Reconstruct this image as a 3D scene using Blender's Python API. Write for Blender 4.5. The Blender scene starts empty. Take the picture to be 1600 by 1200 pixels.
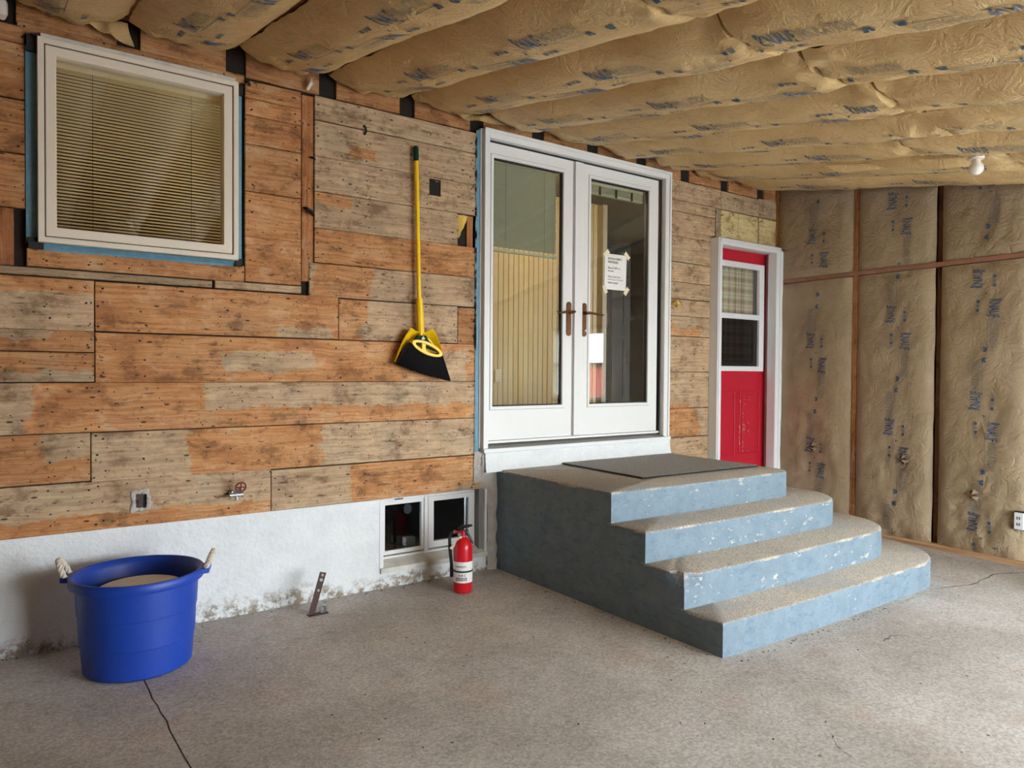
import bpy, bmesh, math, random
from mathutils import Vector, Matrix, noise

random.seed(7)
scene = bpy.context.scene
col = scene.collection
PI = math.pi

# ------------------------------------------------------------------ camera
def look_matrix(yaw, pitch, roll):
    a, b, c = (math.radians(v) for v in (yaw, pitch, roll))
    f = Vector((math.sin(a) * math.cos(b), math.cos(a) * math.cos(b), math.sin(b)))
    r = Vector((math.cos(a), -math.sin(a), 0))
    u = r.cross(f)
    r2 = r * math.cos(c) + u * math.sin(c)
    u2 = -r * math.sin(c) + u * math.cos(c)
    return Matrix((r2, u2, -f)).transposed()
cam_d = bpy.data.cameras.new('camera')
cam = bpy.data.objects.new('camera', cam_d)
col.objects.link(cam)
cam.matrix_world = Matrix.Translation((0, -4.0423, 1.3435)) @ look_matrix(35.786, -1.046, 0.411).to_4x4()
cam_d.sensor_width = 36
cam_d.lens = 1127.8 / 1600 * 36
cam_d.clip_start = 0.02
scene.camera = cam

# ------------------------------------------------------------------ world, light, exposure
SKY = 24.0
world = bpy.data.worlds.new('overcast_sky')
scene.world = world
world.use_nodes = True
bg = world.node_tree.nodes['Background']
bg.inputs[0].default_value = (0.82, 0.91, 1.0, 1)
bg.inputs[1].default_value = SKY
scene.view_settings.view_transform = 'Standard'
scene.view_settings.look = 'None'
scene.view_settings.exposure = 0.0
scene.view_settings.gamma = 1
scene.view_settings.use_curve_mapping = False
scene.cycles.use_denoising = True
scene.cycles.max_bounces = 12
scene.cycles.diffuse_bounces = 8
scene.cycles.transparent_max_bounces = 16
scene.cycles.sample_clamp_indirect = 8

# portals emit nothing themselves: they only guide the sampling of the sky through the real openings
def portal(loc, rot, sx, sy):
    d = bpy.data.lights.new('daylight_portal', 'AREA')
    d.shape = 'RECTANGLE'; d.size = sx; d.size_y = sy
    d.cycles.is_portal = True
    o = bpy.data.objects.new('daylight_portal', d)
    col.objects.link(o); o.location = loc; o.rotation_euler = rot
# openings of the carport: wide doorway in the front wall, side doorway and window in the right wall
FX0, FX1, FZ1 = 2.3, 5.5, 1.85
GY0, GY1, GZ1, GY = -5.75, -4.75, 2.02, -6.2
WY0, WY1, WZ0, WZ1 = -3.15, -2.16, 1.0, 1.85
portal(((FX0 + FX1) / 2, GY - 0.02, FZ1 / 2), (PI / 2, 0, 0), FX1 - FX0, FZ1)
portal((5.95, (GY0 + GY1) / 2, GZ1 / 2), (PI / 2, 0, PI / 2), GY1 - GY0, GZ1)
portal((6.02, (WY0 + WY1) / 2, (WZ0 + WZ1) / 2), (PI / 2, 0, PI / 2), WY1 - WY0, WZ1 - WZ0)

# ------------------------------------------------------------------ helpers
WL = {}
class MB:
    def __init__(s): s.v = []; s.f = []; s.m = []
    def add(s, vs, fs, m=0):
        n = len(s.v); s.v += [tuple(p) for p in vs]
        for f in fs: s.f.append(tuple(i + n for i in f)); s.m.append(m)
        return s
    def box(s, x0, x1, y0, y1, z0, z1, m=0):
        return s.add([(x0,y0,z0),(x1,y0,z0),(x1,y1,z0),(x0,y1,z0),(x0,y0,z1),(x1,y0,z1),(x1,y1,z1),(x0,y1,z1)],
            [(0,3,2,1),(4,5,6,7),(0,1,5,4),(1,2,6,5),(2,3,7,6),(3,0,4,7)], m)
    def frame(s, x0, x1, z0, z1, w, y0, y1, wt=None, wb=None, wr=None, m=0):
        """rectangular ring in the XZ plane, mitred"""
        wt = w if wt is None else wt; wb = w if wb is None else wb; wr = w if wr is None else wr
        o = [(x0,z0),(x1,z0),(x1,z1),(x0,z1)]; i = [(x0+w,z0+wb),(x1-wr,z0+wb),(x1-wr,z1-wt),(x0+w,z1-wt)]
        vs = [(a,y0,b) for a,b in o] + [(a,y0,b) for a,b in i] + [(a,y1,b) for a,b in o] + [(a,y1,b) for a,b in i]
        fs = []
        for k in range(4):
            n = (k+1) % 4
            fs += [(k,n,4+n,4+k),(8+n,8+k,12+k,12+n),(n,k,8+k,8+n),(4+k,4+n,12+n,12+k)]
        return s.add(vs, fs, m)
    def prism(s, poly, y0, y1, m=0):
        """polygon in XZ extruded along Y"""
        n = len(poly)
        vs = [(a,y0,b) for a,b in poly] + [(a,y1,b) for a,b in poly]
        fs = [tuple(range(n)), tuple(range(2*n-1, n-1, -1))] + [((k+1)%n, k, n+k, n+(k+1)%n) for k in range(n)]
        return s.add(vs, fs, m)
    def tube(s, pts, r, seg=8, m=0, cap=True):
        pts = [Vector(p) for p in pts]; n = len(pts)
        rs = r if isinstance(r, (list, tuple)) else [r] * n
        rings = []; up = None
        for i, p in enumerate(pts):
            t = (pts[min(i+1,n-1)] - pts[max(i-1,0)]).normalized()
            if up is None:
                up = Vector((0,0,1)) if abs(t.z) < 0.9 else Vector((1,0,0))
            a = t.cross(up).normalized(); b = t.cross(a).normalized(); up = -b if False else (a.cross(t)).normalized()
            rings.append([p + (a*math.cos(2*PI*k/seg) + b*math.sin(2*PI*k/seg)) * rs[i] for k in range(seg)])
        vs = [q for rg in rings for q in rg]; fs = []
        for i in range(n-1):
            for k in range(seg):
                k2 = (k+1) % seg
                fs.append((i*seg+k, (i+1)*seg+k, (i+1)*seg+k2, i*seg+k2))
        if cap: fs += [tuple(range(seg)), tuple(range((n-1)*seg+seg-1, (n-1)*seg-1, -1))]
        return s.add(vs, fs, m)
    def lathe(s, prof, cx, cy, z0=0, seg=32, m=0, capb=True, capt=True):
        n = len(prof)
        vs = [(cx + r*math.cos(2*PI*k/seg), cy + r*math.sin(2*PI*k/seg), z0 + z) for r, z in prof for k in range(seg)]
        fs = [(i*seg+k, i*seg+(k+1)%seg, (i+1)*seg+(k+1)%seg, (i+1)*seg+k) for i in range(n-1) for k in range(seg)]
        if capb: fs.append(tuple(range(seg-1, -1, -1)))
        if capt: fs.append(tuple(range((n-1)*seg, n*seg)))
        return s.add(vs, fs, m)
    def grid(s, P, m=0, flip=False):
        """P[i][j] points"""
        n, k = len(P), len(P[0])
        fs = []
        for i in range(n-1):
            for j in range(k-1):
                q = (i*k+j, i*k+j+1, (i+1)*k+j+1, (i+1)*k+j)
                fs.append(q[::-1] if flip else q)
        return s.add([p for r in P for p in r], fs, m)
    def build(s, name, mats, parent=None, smooth=False, bevel=0, seg=2, fix=True):
        xs = list(zip(*s.v))
        c = Vector([(min(a) + max(a)) / 2 for a in xs])
        if parent is None: c.z = min(xs[2])
        me = bpy.data.meshes.new(name)
        me.from_pydata([tuple(Vector(p) - c) for p in s.v], [], s.f)
        if not isinstance(mats, (list, tuple)): mats = [mats]
        for m in mats: me.materials.append(m)
        if len(mats) > 1: me.polygons.foreach_set('material_index', s.m)
        if fix:
            bm = bmesh.new(); bm.from_mesh(me); bmesh.ops.recalc_face_normals(bm, faces=bm.faces); bm.to_mesh(me); bm.free()
        if smooth:
            me.polygons.foreach_set('use_smooth', [True] * len(me.polygons))
            if smooth != 'all':
                me.set_sharp_from_angle(angle=math.radians(40))
        me.update()
        o = bpy.data.objects.new(name, me); col.objects.link(o)
        WL[o] = c.copy()
        if parent is not None:
            o.parent = parent; o.location = c - WL[parent]
        else: o.location = c
        if bevel:
            b = o.modifiers.new('bevel', 'BEVEL'); b.width = bevel; b.segments = seg; b.limit_method = 'ANGLE'; b.angle_limit = math.radians(40)
        return o
def empty(name, loc):
    o = bpy.data.objects.new(name, None); col.objects.link(o); o.location = loc
    o.empty_display_size = 0.1; WL[o] = Vector(loc); return o
def tag(o, label, cat, group=None):
    o['label'] = label; o['category'] = cat
    if group: o['group'] = group
    return o
def structure(o, label=None, cat=None):
    o['kind'] = 'structure'
    if label: o['label'] = label
    if cat: o['category'] = cat
    return o
def dup(o, parent, world_c):
    c = o.copy(); col.objects.link(c); c.parent = parent; WL[c] = Vector(world_c)
    c.location = Vector(world_c) - (WL[parent] if parent else Vector()); return c
def fbm(x, y, z=0, o=4):
    return noise.fractal(Vector((x, y, z)), 1.0, 2.0, o)

# ------------------------------------------------------------------ materials
def S(r, g, b):   # sRGB 0..255 -> linear
    f = lambda c: (c/255/12.92) if c/255 <= 0.04045 else ((c/255+0.055)/1.055)**2.4
    return (f(r), f(g), f(b), 1)
class NT:
    def __init__(s, name):
        s.mat = bpy.data.materials.new(name); s.mat.use_nodes = True
        s.t = s.mat.node_tree; s.b = s.t.nodes['Principled BSDF']; s.out = s.t.nodes['Material Output']
        s.pos = None
    def n(s, typ, ins=None, **kw):
        nd = s.t.nodes.new('ShaderNode' + typ)
        for k, v in kw.items(): setattr(nd, k, v)
        for k, v in (ins or {}).items():
            if isinstance(v, bpy.types.NodeSocket): s.t.links.new(v, nd.inputs[k])
            else: nd.inputs[k].default_value = v
        return nd
    def P(s):
        if s.pos is None: s.pos = s.n('NewGeometry').outputs['Position']
        return s.pos
    def m(s, op, a, b=0.0, c=None, clamp=False):
        ins = {0: a, 1: b}
        if c is not None: ins[2] = c
        return s.n('Math', ins, operation=op, use_clamp=clamp).outputs[0]
    def sm(s, v, lo, hi):
        return s.n('MapRange', {'Value': v, 'From Min': lo, 'From Max': hi}, interpolation_type='SMOOTHSTEP').outputs[0]
    def xyz(s, v=None):
        return s.n('SeparateXYZ', {0: v or s.P()}).outputs
    def comb(s, x, y, z): return s.n('CombineXYZ', {0: x, 1: y, 2: z}).outputs[0]
    def noise(s, vec, scale, detail=4, rough=0.55, dist=0.0):
        return s.n('TexNoise', {'Vector': vec, 'Scale': scale, 'Detail': detail, 'Roughness': rough, 'Distortion': dist}).outputs[0]
    def mix(s, f, a, b, mode='MIX'):
        nd = s.n('Mix', None, data_type='RGBA', blend_type=mode)
        for k, v in ((0, f), (6, a), (7, b)):
            if isinstance(v, bpy.types.NodeSocket): s.t.links.new(v, nd.inputs[k])
            else: nd.inputs[k].default_value = v
        return nd.outputs[2]
    def set(s, **kw):
        nm = {'color': 'Base Color', 'rough': 'Roughness', 'metal': 'Metallic', 'normal': 'Normal', 'spec': 'Specular IOR Level', 'trans': 'Transmission Weight'}
        for k, v in kw.items():
            i = s.b.inputs[nm.get(k, k)]
            if isinstance(v, bpy.types.NodeSocket): s.t.links.new(v, i)
            else: i.default_value = v
        return s
    def bump(s, h, strength, dist=0.01):
        s.set(normal=s.n('Bump', {'Height': h, 'Strength': strength, 'Distance': dist}).outputs[0]); return s
    def attr(s, name): return s.n('Attribute', None, attribute_type='OBJECT', attribute_name=name)

def plain(name, c, rough=0.5, metal=0.0, var=0.08, scale=12, bump=0.0, spec=0.5):
    t = NT(name)
    nz = t.noise(t.P(), scale, 4)
    f = t.m('MULTIPLY', t.m('SUBTRACT', nz, 0.5), 2 * var)
    k = t.m('ADD', f, 1.0)
    t.set(color=t.mix(1.0, c, t.comb(k, k, k), 'MULTIPLY'), rough=rough, metal=metal, spec=spec)
    if bump: t.bump(t.noise(t.P(), scale * 6, 3), bump, 0.004)
    return t.mat

def wood(name, a1, a2, g1, g2, vertical=False):
    t = NT(name)
    x, y, z = t.xyz()
    if vertical: gx, gz = z, t.m('ADD', x, y)
    else: gx, gz = x, z
    rnd = t.m('MULTIPLY', t.n('ObjectInfo').outputs['Random'], 37.0)
    wob = t.m('MULTIPLY', t.m('SUBTRACT', t.noise(t.comb(t.m('ADD', gx, rnd), 0, gz), 3.0, 2), 0.5), 0.06)
    gz2 = t.m('ADD', gz, wob)
    grain = t.noise(t.comb(t.m('ADD', t.m('MULTIPLY', gx, 1.3), rnd), y, t.m('MULTIPLY', gz2, 40.0)), 1.7, 8, 0.68, 0.5)
    fine = t.noise(t.comb(t.m('MULTIPLY', gx, 4.0), rnd, t.m('MULTIPLY', gz2, 190.0)), 1.5, 3, 0.6)
    blotch = t.noise(t.comb(t.m('ADD', gx, rnd), 0, t.m('MULTIPLY', gz, 2.0)), 2.6, 5, 0.6)
    patchn = t.noise(t.comb(gx, rnd, gz), 6.0, 6, 0.65)
    off = t.m('MULTIPLY', t.m('SUBTRACT', patchn, 0.5), 0.30)
    xp = t.m('ADD', gx, off); zp = t.m('ADD', gz, t.m('MULTIPLY', off, 0.55))
    def boxm(nm):
        a = t.attr(nm); v = t.xyz(a.outputs['Vector'])
        k = t.m('MULTIPLY', t.m('GREATER_THAN', xp, v[0]), t.m('LESS_THAN', xp, v[1]))
        return t.m('MULTIPLY', k, t.m('MULTIPLY', t.m('GREATER_THAN', zp, v[2]), t.m('LESS_THAN', zp, a.outputs['Alpha'])))
    pm = t.m('MAXIMUM', boxm('patch_a'), boxm('patch_b'))
    g = t.m('ABSOLUTE', t.m('SUBTRACT', t.attr('grey').outputs['Fac'], pm))
    g = t.m('ADD', t.m('MULTIPLY', g, 0.82), t.m('MULTIPLY', t.sm(blotch, 0.46, 0.74), 0.3), clamp=True)
    A = t.mix(t.sm(grain, 0.36, 0.66), a1, a2)
    A = t.mix(t.m('MULTIPLY', t.sm(blotch, 0.5, 0.3), 0.5), A, S(142, 84, 48))
    G = t.mix(t.sm(grain, 0.36, 0.66), g1, g2)
    G = t.mix(t.m('MULTIPLY', t.sm(patchn, 0.50, 0.64), 0.4), G, S(136, 124, 104))
    c = t.mix(g, A, G)
    fk = t.m('ADD', 0.80, t.m('MULTIPLY', fine, 0.38))
    c = t.mix(1.0, c, t.comb(fk, fk, fk), 'MULTIPLY')
    # dark streaks, knots
    st = t.noise(t.comb(t.m('ADD', t.m('MULTIPLY', gx, 5.0), rnd), 0, t.m('MULTIPLY', gz, 26.0)), 1.6, 5, 0.65)
    c = t.mix(t.m('MULTIPLY', t.sm(st, 0.58, 0.68), 0.7), c, S(52, 33, 20))
    vk = t.n('TexVoronoi', {'Vector': t.comb(t.m('ADD', t.m('MULTIPLY', gx, 1.5), rnd), 0, t.m('MULTIPLY', gz, 2.6)), 'Scale': 1.55}, feature='F1')
    d = vk.outputs['Distance']
    ring = t.m('MULTIPLY', t.sm(d, 0.085, 0.03), t.m('ADD', 0.55, t.m('MULTIPLY', t.m('SINE', t.m('MULTIPLY', d, 260.0)), 0.3)))
    c = t.mix(t.m('MULTIPLY', ring, 0.85), c, S(84, 44, 22))
    # small gouges
    vg = t.n('TexVoronoi', {'Vector': t.comb(t.m('ADD', t.m('MULTIPLY', gx, 9.0), rnd), 0, t.m('MULTIPLY', gz, 24.0)), 'Scale': 1.0}, feature='F1')
    keep = t.m('GREATER_THAN', t.xyz(vg.outputs['Color'])[0], 0.72)
    c = t.mix(t.m('MULTIPLY', t.m('MULTIPLY', t.sm(vg.outputs['Distance'], 0.16, 0.08), keep), 0.85), c, S(34, 22, 14))
    dn = t.noise(t.comb(t.m('ADD', gx, t.m('MULTIPLY', rnd, 2.0)), 0, t.m('MULTIPLY', gz, 1.6)), 5.0, 8, 0.72)
    c = t.mix(t.m('MULTIPLY', t.sm(dn, 0.50, 0.63), 0.60), c, S(96, 64, 40))
    c = t.mix(t.m('MULTIPLY', t.sm(dn, 0.47, 0.36), 0.35), c, S(222, 192, 150))
    mk = t.noise(t.comb(t.m('ADD', t.m('MULTIPLY', gx, 2.2), rnd), 3.0, t.m('MULTIPLY', gz, 3.0)), 13.0, 6, 0.75)
    c = t.mix(t.m('MULTIPLY', t.sm(mk, 0.60, 0.64), 0.85), c, S(44, 30, 20))
    tn = t.attr('tone').outputs['Fac']
    c = t.mix(1.0, c, t.comb(tn, tn, tn), 'MULTIPLY')
    t.set(color=c, rough=0.78, spec=0.25)
    t.bump(t.m('ADD', grain, t.m('MULTIPLY', fine, 0.6)), 0.35, 0.003)
    return t.mat

def kraft(name, k1, k2):
    t = NT(name)
    P = t.P()
    a = t.noise(P, 3.0, 5, 0.6)
    c = t.mix(t.sm(a, 0.3, 0.7), k1, k2)
    f = t.noise(P, 160.0, 2)
    fk = t.m('ADD', 0.93, t.m('MULTIPLY', f, 0.14))
    c = t.mix(1.0, c, t.comb(fk, fk, fk), 'MULTIPLY')
    t.set(color=c, rough=0.48, spec=0.35)
    w = t.noise(P, 9.0, 4, 0.6, 1.2)
    ridge = t.m('ABSOLUTE', t.m('SUBTRACT', w, 0.5))
    w2 = t.noise(P, 26.0, 3, 0.6, 0.8)
    t.bump(t.m('ADD', t.m('MULTIPLY', ridge, -1.2), t.m('MULTIPLY', t.m('ABSOLUTE', t.m('SUBTRACT', w2, 0.5)), -0.4)), 0.55, 0.03)
    return t.mat

def concrete_floor():
    t = NT('concrete_floor'); P = t.P()
    x, y, z = t.xyz()
    big = t.noise(P, 1.1, 6, 0.6)
    mid = t.noise(P, 7.0, 6, 0.65)
    fine = t.noise(P, 70.0, 4, 0.7)
    c = t.mix(t.sm(big, 0.34, 0.66), S(172, 167, 160), S(198, 195, 190))
    c = t.mix(t.m('MULTIPLY', t.sm(mid, 0.52, 0.7), 0.32), c, S(138, 130, 122))
    warm = t.noise(P, 2.3, 4)
    c = t.mix(t.m('MULTIPLY', t.sm(warm, 0.55, 0.7), 0.35), c, S(176, 152, 138))
    vf = t.n('TexVoronoi', {'Vector': P, 'Scale': 95.0}, feature='F1')
    pb = t.xyz(vf.outputs['Color'])[0]
    fk = t.m('ADD', t.m('ADD', 0.40, t.m('MULTIPLY', fine, 0.80)), t.m('MULTIPLY', pb, 0.36))
    c = t.mix(1.0, c, t.comb(fk, fk, fk), 'MULTIPLY')
    # white scuffs and dark specks
    sc = t.noise(t.comb(t.m('MULTIPLY', x, 2.0), t.m('MULTIPLY', y, 1.2), 4.0), 1.6, 7, 0.7, 0.6)
    c = t.mix(t.m('MULTIPLY', t.sm(sc, 0.66, 0.78), 0.55), c, S(214, 214, 214))
    v = t.n('TexVoronoi', {'Vector': P, 'Scale': 11.0}, feature='F1')
    keep = t.m('GREATER_THAN', t.xyz(v.outputs['Color'])[1], 0.8)
    c = t.mix(t.m('MULTIPLY', t.m('MULTIPLY', t.sm(v.outputs['Distance'], 0.09, 0.05), keep), 0.8), c, S(52, 44, 38))
    t.set(color=c, rough=0.85, spec=0.25)
    t.bump(t.m('ADD', t.m('MULTIPLY', fine, 0.6), t.m('MULTIPLY', mid, 0.8)), 0.45, 0.006)
    return t.mat

def painted_steps():
    t = NT('painted_concrete'); P = t.P()
    nz = t.xyz(t.n('NewGeometry').outputs['Normal'])[2]
    n1 = t.noise(P, 9.0, 7, 0.7); n2 = t.noise(P, 40.0, 5, 0.7); n3 = t.noise(P, 2.2, 4)
    x, y, z = t.xyz()
    streak = t.noise(t.comb(t.m('MULTIPLY', x, 6.0), t.m('MULTIPLY', y, 6.0), t.m('MULTIPLY', z, 14.0)), 2.0, 6, 0.7)
    paint = t.mix(t.sm(n1, 0.3, 0.7), S(106, 123, 134), S(120, 136, 146))
    paint = t.mix(t.m('MULTIPLY', t.sm(streak, 0.52, 0.62), 0.5), paint, S(84, 108, 126))
    paint = t.mix(t.m('MULTIPLY', t.sm(n2, 0.62, 0.72), 0.4), paint, S(84, 98, 110))
    n4 = t.noise(P, 120.0, 4, 0.7)
    agg = t.mix(t.sm(n4, 0.36, 0.64), S(140, 132, 120), S(204, 196, 182))
    agg = t.mix(t.m('MULTIPLY', t.sm(n1, 0.45, 0.7), 0.5), agg, S(158, 150, 138))
    agg = t.mix(t.m('MULTIPLY', t.sm(n3, 0.5, 0.62), 0.35), agg, S(140, 152, 158))
    chip = t.sm(t.m('ADD', t.m('MULTIPLY', streak, 0.75), t.m('MULTIPLY', n2, 0.25)), 0.565, 0.59)
    chips = t.mix(t.sm(n2, 0.4, 0.6), S(164, 160, 148), S(182, 180, 172))
    nxx = t.xyz(t.n('NewGeometry').outputs['Normal'])[0]
    chip = t.m('MULTIPLY', chip, t.m('MULTIPLY', t.sm(t.noise(P, 3.5, 3), 0.48, 0.58), t.sm(nxx, -0.8, -0.3)))
    side = t.mix(chip, paint, chips)
    top = t.sm(t.m('ADD', nz, t.m('MULTIPLY', t.m('SUBTRACT', n2, 0.5), 0.8)), 0.25, 0.5)
    t.set(color=t.mix(top, side, agg), rough=0.7, spec=0.3)
    t.bump(t.m('ADD', t.m('MULTIPLY', n2, 0.7), t.m('ADD', n1, t.m('MULTIPLY', chip, -0.3))), 0.5, 0.008)
    return t.mat

def stucco():
    t = NT('white_stucco'); P = t.P()
    x, y, z = t.xyz()
    n = t.noise(P, 38.0, 5, 0.6); b = t.noise(P, 5.0, 6, 0.7)
    c = t.mix(t.sm(b, 0.3, 0.7), S(220, 223, 221), S(232, 234, 232))
    low = t.sm(t.m('ADD', z, t.m('MULTIPLY', t.m('SUBTRACT', b, 0.5), 0.34)), 0.10, 0.02)
    fl = t.sm(t.noise(P, 16.0, 6, 0.7), 0.42, 0.56)
    c = t.mix(t.m('MULTIPLY', low, fl), c, S(146, 134, 118))
    c = t.mix(t.m('MULTIPLY', t.sm(t.noise(P, 3.2, 6, 0.7), 0.62, 0.72), 0.3), c, S(176, 166, 150))
    t.set(color=c, rough=0.85, spec=0.2)
    t.bump(n, 0.6, 0.012)
    return t.mat

def glass(name, tint=(1, 1, 1, 1), refl=1.0):
    t = NT(name)
    tr = t.n('BsdfTransparent', {'Color': tint}); gl = t.n('BsdfGlossy', {'Color': (1, 1, 1, 1), 'Roughness': 0.0})
    fr = t.n('Fresnel', {'IOR': 1.5}).outputs[0]
    front = t.m('SUBTRACT', 1.0, t.n('NewGeometry').outputs['Backfacing'])
    mx = t.n('MixShader', {0: t.m('MULTIPLY', t.m('MULTIPLY', fr, refl, clamp=True), front), 1: tr.outputs[0], 2: gl.outputs[0]})
    t.t.links.new(mx.outputs[0], t.out.inputs[0])
    return t.mat

def emit(name, c, s):
    t = NT(name)
    t.b.inputs['Base Color'].default_value = c
    t.b.inputs['Emission Color'].default_value = c
    t.b.inputs['Emission Strength'].default_value = s
    return t.mat

def plaid():
    t = NT('plaid_curtain'); x, y, z = t.xyz()
    def band(v, f, ph, w):
        return t.m('LESS_THAN', t.m('FRACT', t.m('ADD', t.m('MULTIPLY', v, f), ph)), w)
    a = t.m('ADD', band(x, 10.0, 0.1, 0.45), band(z, 10.0, 0.3, 0.45))
    a2 = t.m('ADD', band(x, 20.0, 0.0, 0.16), band(z, 20.0, 0.2, 0.16))
    c = t.mix(t.m('MULTIPLY', a, 0.35), S(226, 214, 192), S(140, 108, 82))
    c = t.mix(t.m('MULTIPLY', a2, 0.3), c, S(110, 70, 60))
    t.set(color=c, rough=0.9, spec=0.1)
    return t.mat

def mat_rug():
    t = NT('rubber_mat'); P = t.P()
    n = t.noise(P, 150.0, 3, 0.7)
    t.set(color=t.mix(t.sm(n, 0.35, 0.65), S(124, 124, 124), S(178, 176, 172)), rough=0.95, spec=0.1)
    t.bump(n, 0.7, 0.006)
    return t.mat

M = {}
M['wood'] = wood('sheathing_wood', S(206, 150, 97), S(172, 114, 68), S(196, 172, 138), S(164, 140, 110))
M['wood_v'] = wood('stud_wood', S(198, 136, 84), S(166, 102, 58), S(180, 158, 126), S(140, 122, 98), True)
M['pale'] = wood('pale_lumber', S(214, 194, 140), S(196, 172, 118), S(214, 196, 150), S(196, 174, 124))
M['dark'] = plain('dark_cavity', S(34, 25, 18), 0.95, var=0.3)
M['rough'] = plain('rough_framing', S(120, 82, 50), 0.9, var=0.3, scale=8)
M['kraft'] = kraft('kraft_paper', S(194, 162, 110), S(209, 179, 128))
M['kraft_wall'] = kraft('darker_kraft_paper', S(152, 131, 102), S(166, 146, 116))  # darker, greyer kraft colour for the right wall batts
M['floor'] = concrete_floor()
M['steps'] = painted_steps()
M['stucco'] = stucco()
M['mortar'] = plain('rough_mortar', S(184, 178, 168), 0.95, var=0.35, scale=22, bump=1.0)
M['white'] = plain('white_vinyl', S(222, 221, 216), 0.4, var=0.03, scale=5)
M['warm_lit'] = plain('warm_lit_vinyl', S(228, 216, 194), 0.4, var=0.03, scale=5)  # white window vinyl, tinted with the warm light near the ceiling
M['grey'] = plain('grey_reveal', S(128, 127, 124), 0.7, var=0.1)
M['offwhite'] = plain('white_painted_trim', S(224, 224, 222), 0.5, var=0.06, scale=9)
M['lilac'] = plain('pale_grey_paint', S(206, 202, 206), 0.55, var=0.05)
M['gasket'] = plain('black_gasket', S(24, 23, 22), 0.7)
M['tape'] = plain('blue_flashing_tape', S(98, 142, 162), 0.35, var=0.3, scale=30, bump=0.5)
M['alu'] = plain('grey_threshold', S(132, 130, 124), 0.45, var=0.1)
M['bronze'] = plain('bronze_hardware', S(98, 62, 36), 0.38, 0.7, var=0.2, scale=40)
M['glass'] = glass('clear_glass', (0.92, 0.94, 0.92, 1), 2.2)
M['glass_dk'] = glass('basement_glass', (0.5, 0.52, 0.54, 1), 1.2)
M['red'] = plain('red_door_paint', S(182, 18, 40), 0.45, var=0.08, scale=7)
M['red_chip'] = plain('chipped_primer', S(220, 170, 168), 0.8)
M['plaid'] = plaid()
M['screen'] = glass('insect_screen', (0.42, 0.42, 0.42, 1), 0.6)
M['mat'] = mat_rug()
M['blue'] = plain('blue_plastic', S(20, 64, 164), 0.45, var=0.10, scale=9)
M['rope'] = plain('cotton_rope', S(206, 196, 178), 0.9, var=0.3, scale=60)
M['whitelid'] = plain('dirty_white_lid', S(236, 235, 232), 0.7, var=0.18, scale=18)
M['exred'] = plain('extinguisher_red', S(206, 22, 34), 0.28, var=0.04)
M['black'] = plain('black_plastic', S(24, 24, 25), 0.45)
M['bristle'] = plain('black_bristle', S(34, 34, 35), 0.38, var=0.5, scale=90)
M['paper'] = plain('white_paper', S(238, 236, 230), 0.8, var=0.02)
M['ink'] = plain('black_ink', S(40, 38, 36), 0.8)
M['masking'] = plain('masking_tape', S(226, 214, 184), 0.7)
M['yellow'] = plain('yellow_plastic', S(250, 202, 20), 0.35, var=0.04)
M['green'] = plain('dark_green_plastic', S(14, 54, 40), 0.75, spec=0.15)
M['steel'] = plain('rusty_steel', S(72, 52, 46), 0.6, 0.5, var=0.4, scale=50)
M['zinc'] = plain('zinc_metal', S(176, 178, 178), 0.4, 0.8, var=0.2)
M['iron'] = plain('black_iron', S(30, 28, 27), 0.5, 0.5)
M['rust'] = plain('rust_red_iron', S(128, 62, 48), 0.7, 0.3, var=0.3, scale=60)
M['print'] = plain('blue_print', S(58, 82, 108), 0.6, var=0.15, scale=60)
M['print2'] = plain('pale_blue_print', S(112, 114, 108), 0.6, var=0.15, scale=60)
M['cream_'] = plain('cream_blind', S(226, 216, 190), 0.55, var=0.03)
def translucent(name, c):
    t = NT(name); tl = t.n('BsdfTranslucent', {'Color': c}); df = t.n('BsdfDiffuse', {'Color': c})
    mx = t.n('MixShader', {0: .35, 1: df.outputs[0], 2: tl.outputs[0]}); t.t.links.new(mx.outputs[0], t.out.inputs[0]); return t.mat
M['cream'] = translucent('cream_slats', S(246, 230, 194))
M['olive'] = plain('olive_blind', S(172, 172, 148), 0.55, var=0.05)
M['bead'] = plain('yellow_beadboard', S(208, 180, 126), 0.5, var=0.05, scale=3)
M['inwall'] = plain('interior_wall', S(190, 176, 146), 0.7, var=0.05)
M['indim'] = plain('dimmed_interior_wall', S(74, 66, 50), 0.8, var=0.05)  # room dimness put into this wall and ceiling colour
M['indark'] = plain('interior_door_grey', S(36, 33, 26), 0.7, var=0.08, spec=0.2)
M['inbrown'] = plain('dark_brown_sign', S(88, 52, 38), 0.6)
M['foam'] = plain('yellow_insulation', S(220, 186, 96), 0.95, var=0.3, scale=40, bump=1.0)
M['girt'] = plain('reddish_girt', S(150, 104, 82), 0.8, var=0.3, scale=14)
M['porcelain'] = plain('white_porcelain', S(228, 220, 208), 0.3, var=0.02)
M['outplate'] = plain('white_plate', S(236, 236, 236), 0.4, var=0.02)
M['ground'] = plain('outside_concrete', S(196, 196, 194), 0.9, var=0.1, scale=2)
M['redwall'] = plain('outside_red_wall', S(176, 96, 92), 0.8, var=0.08)
M['crack'] = plain('crack_dirt', S(52, 46, 42), 1.0)
M['sillwood'] = plain('worn_sill', S(208, 204, 194), 0.8, var=0.4, scale=14)
M['leather'] = plain('interior_floor', S(120, 90, 60), 0.5)

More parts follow.
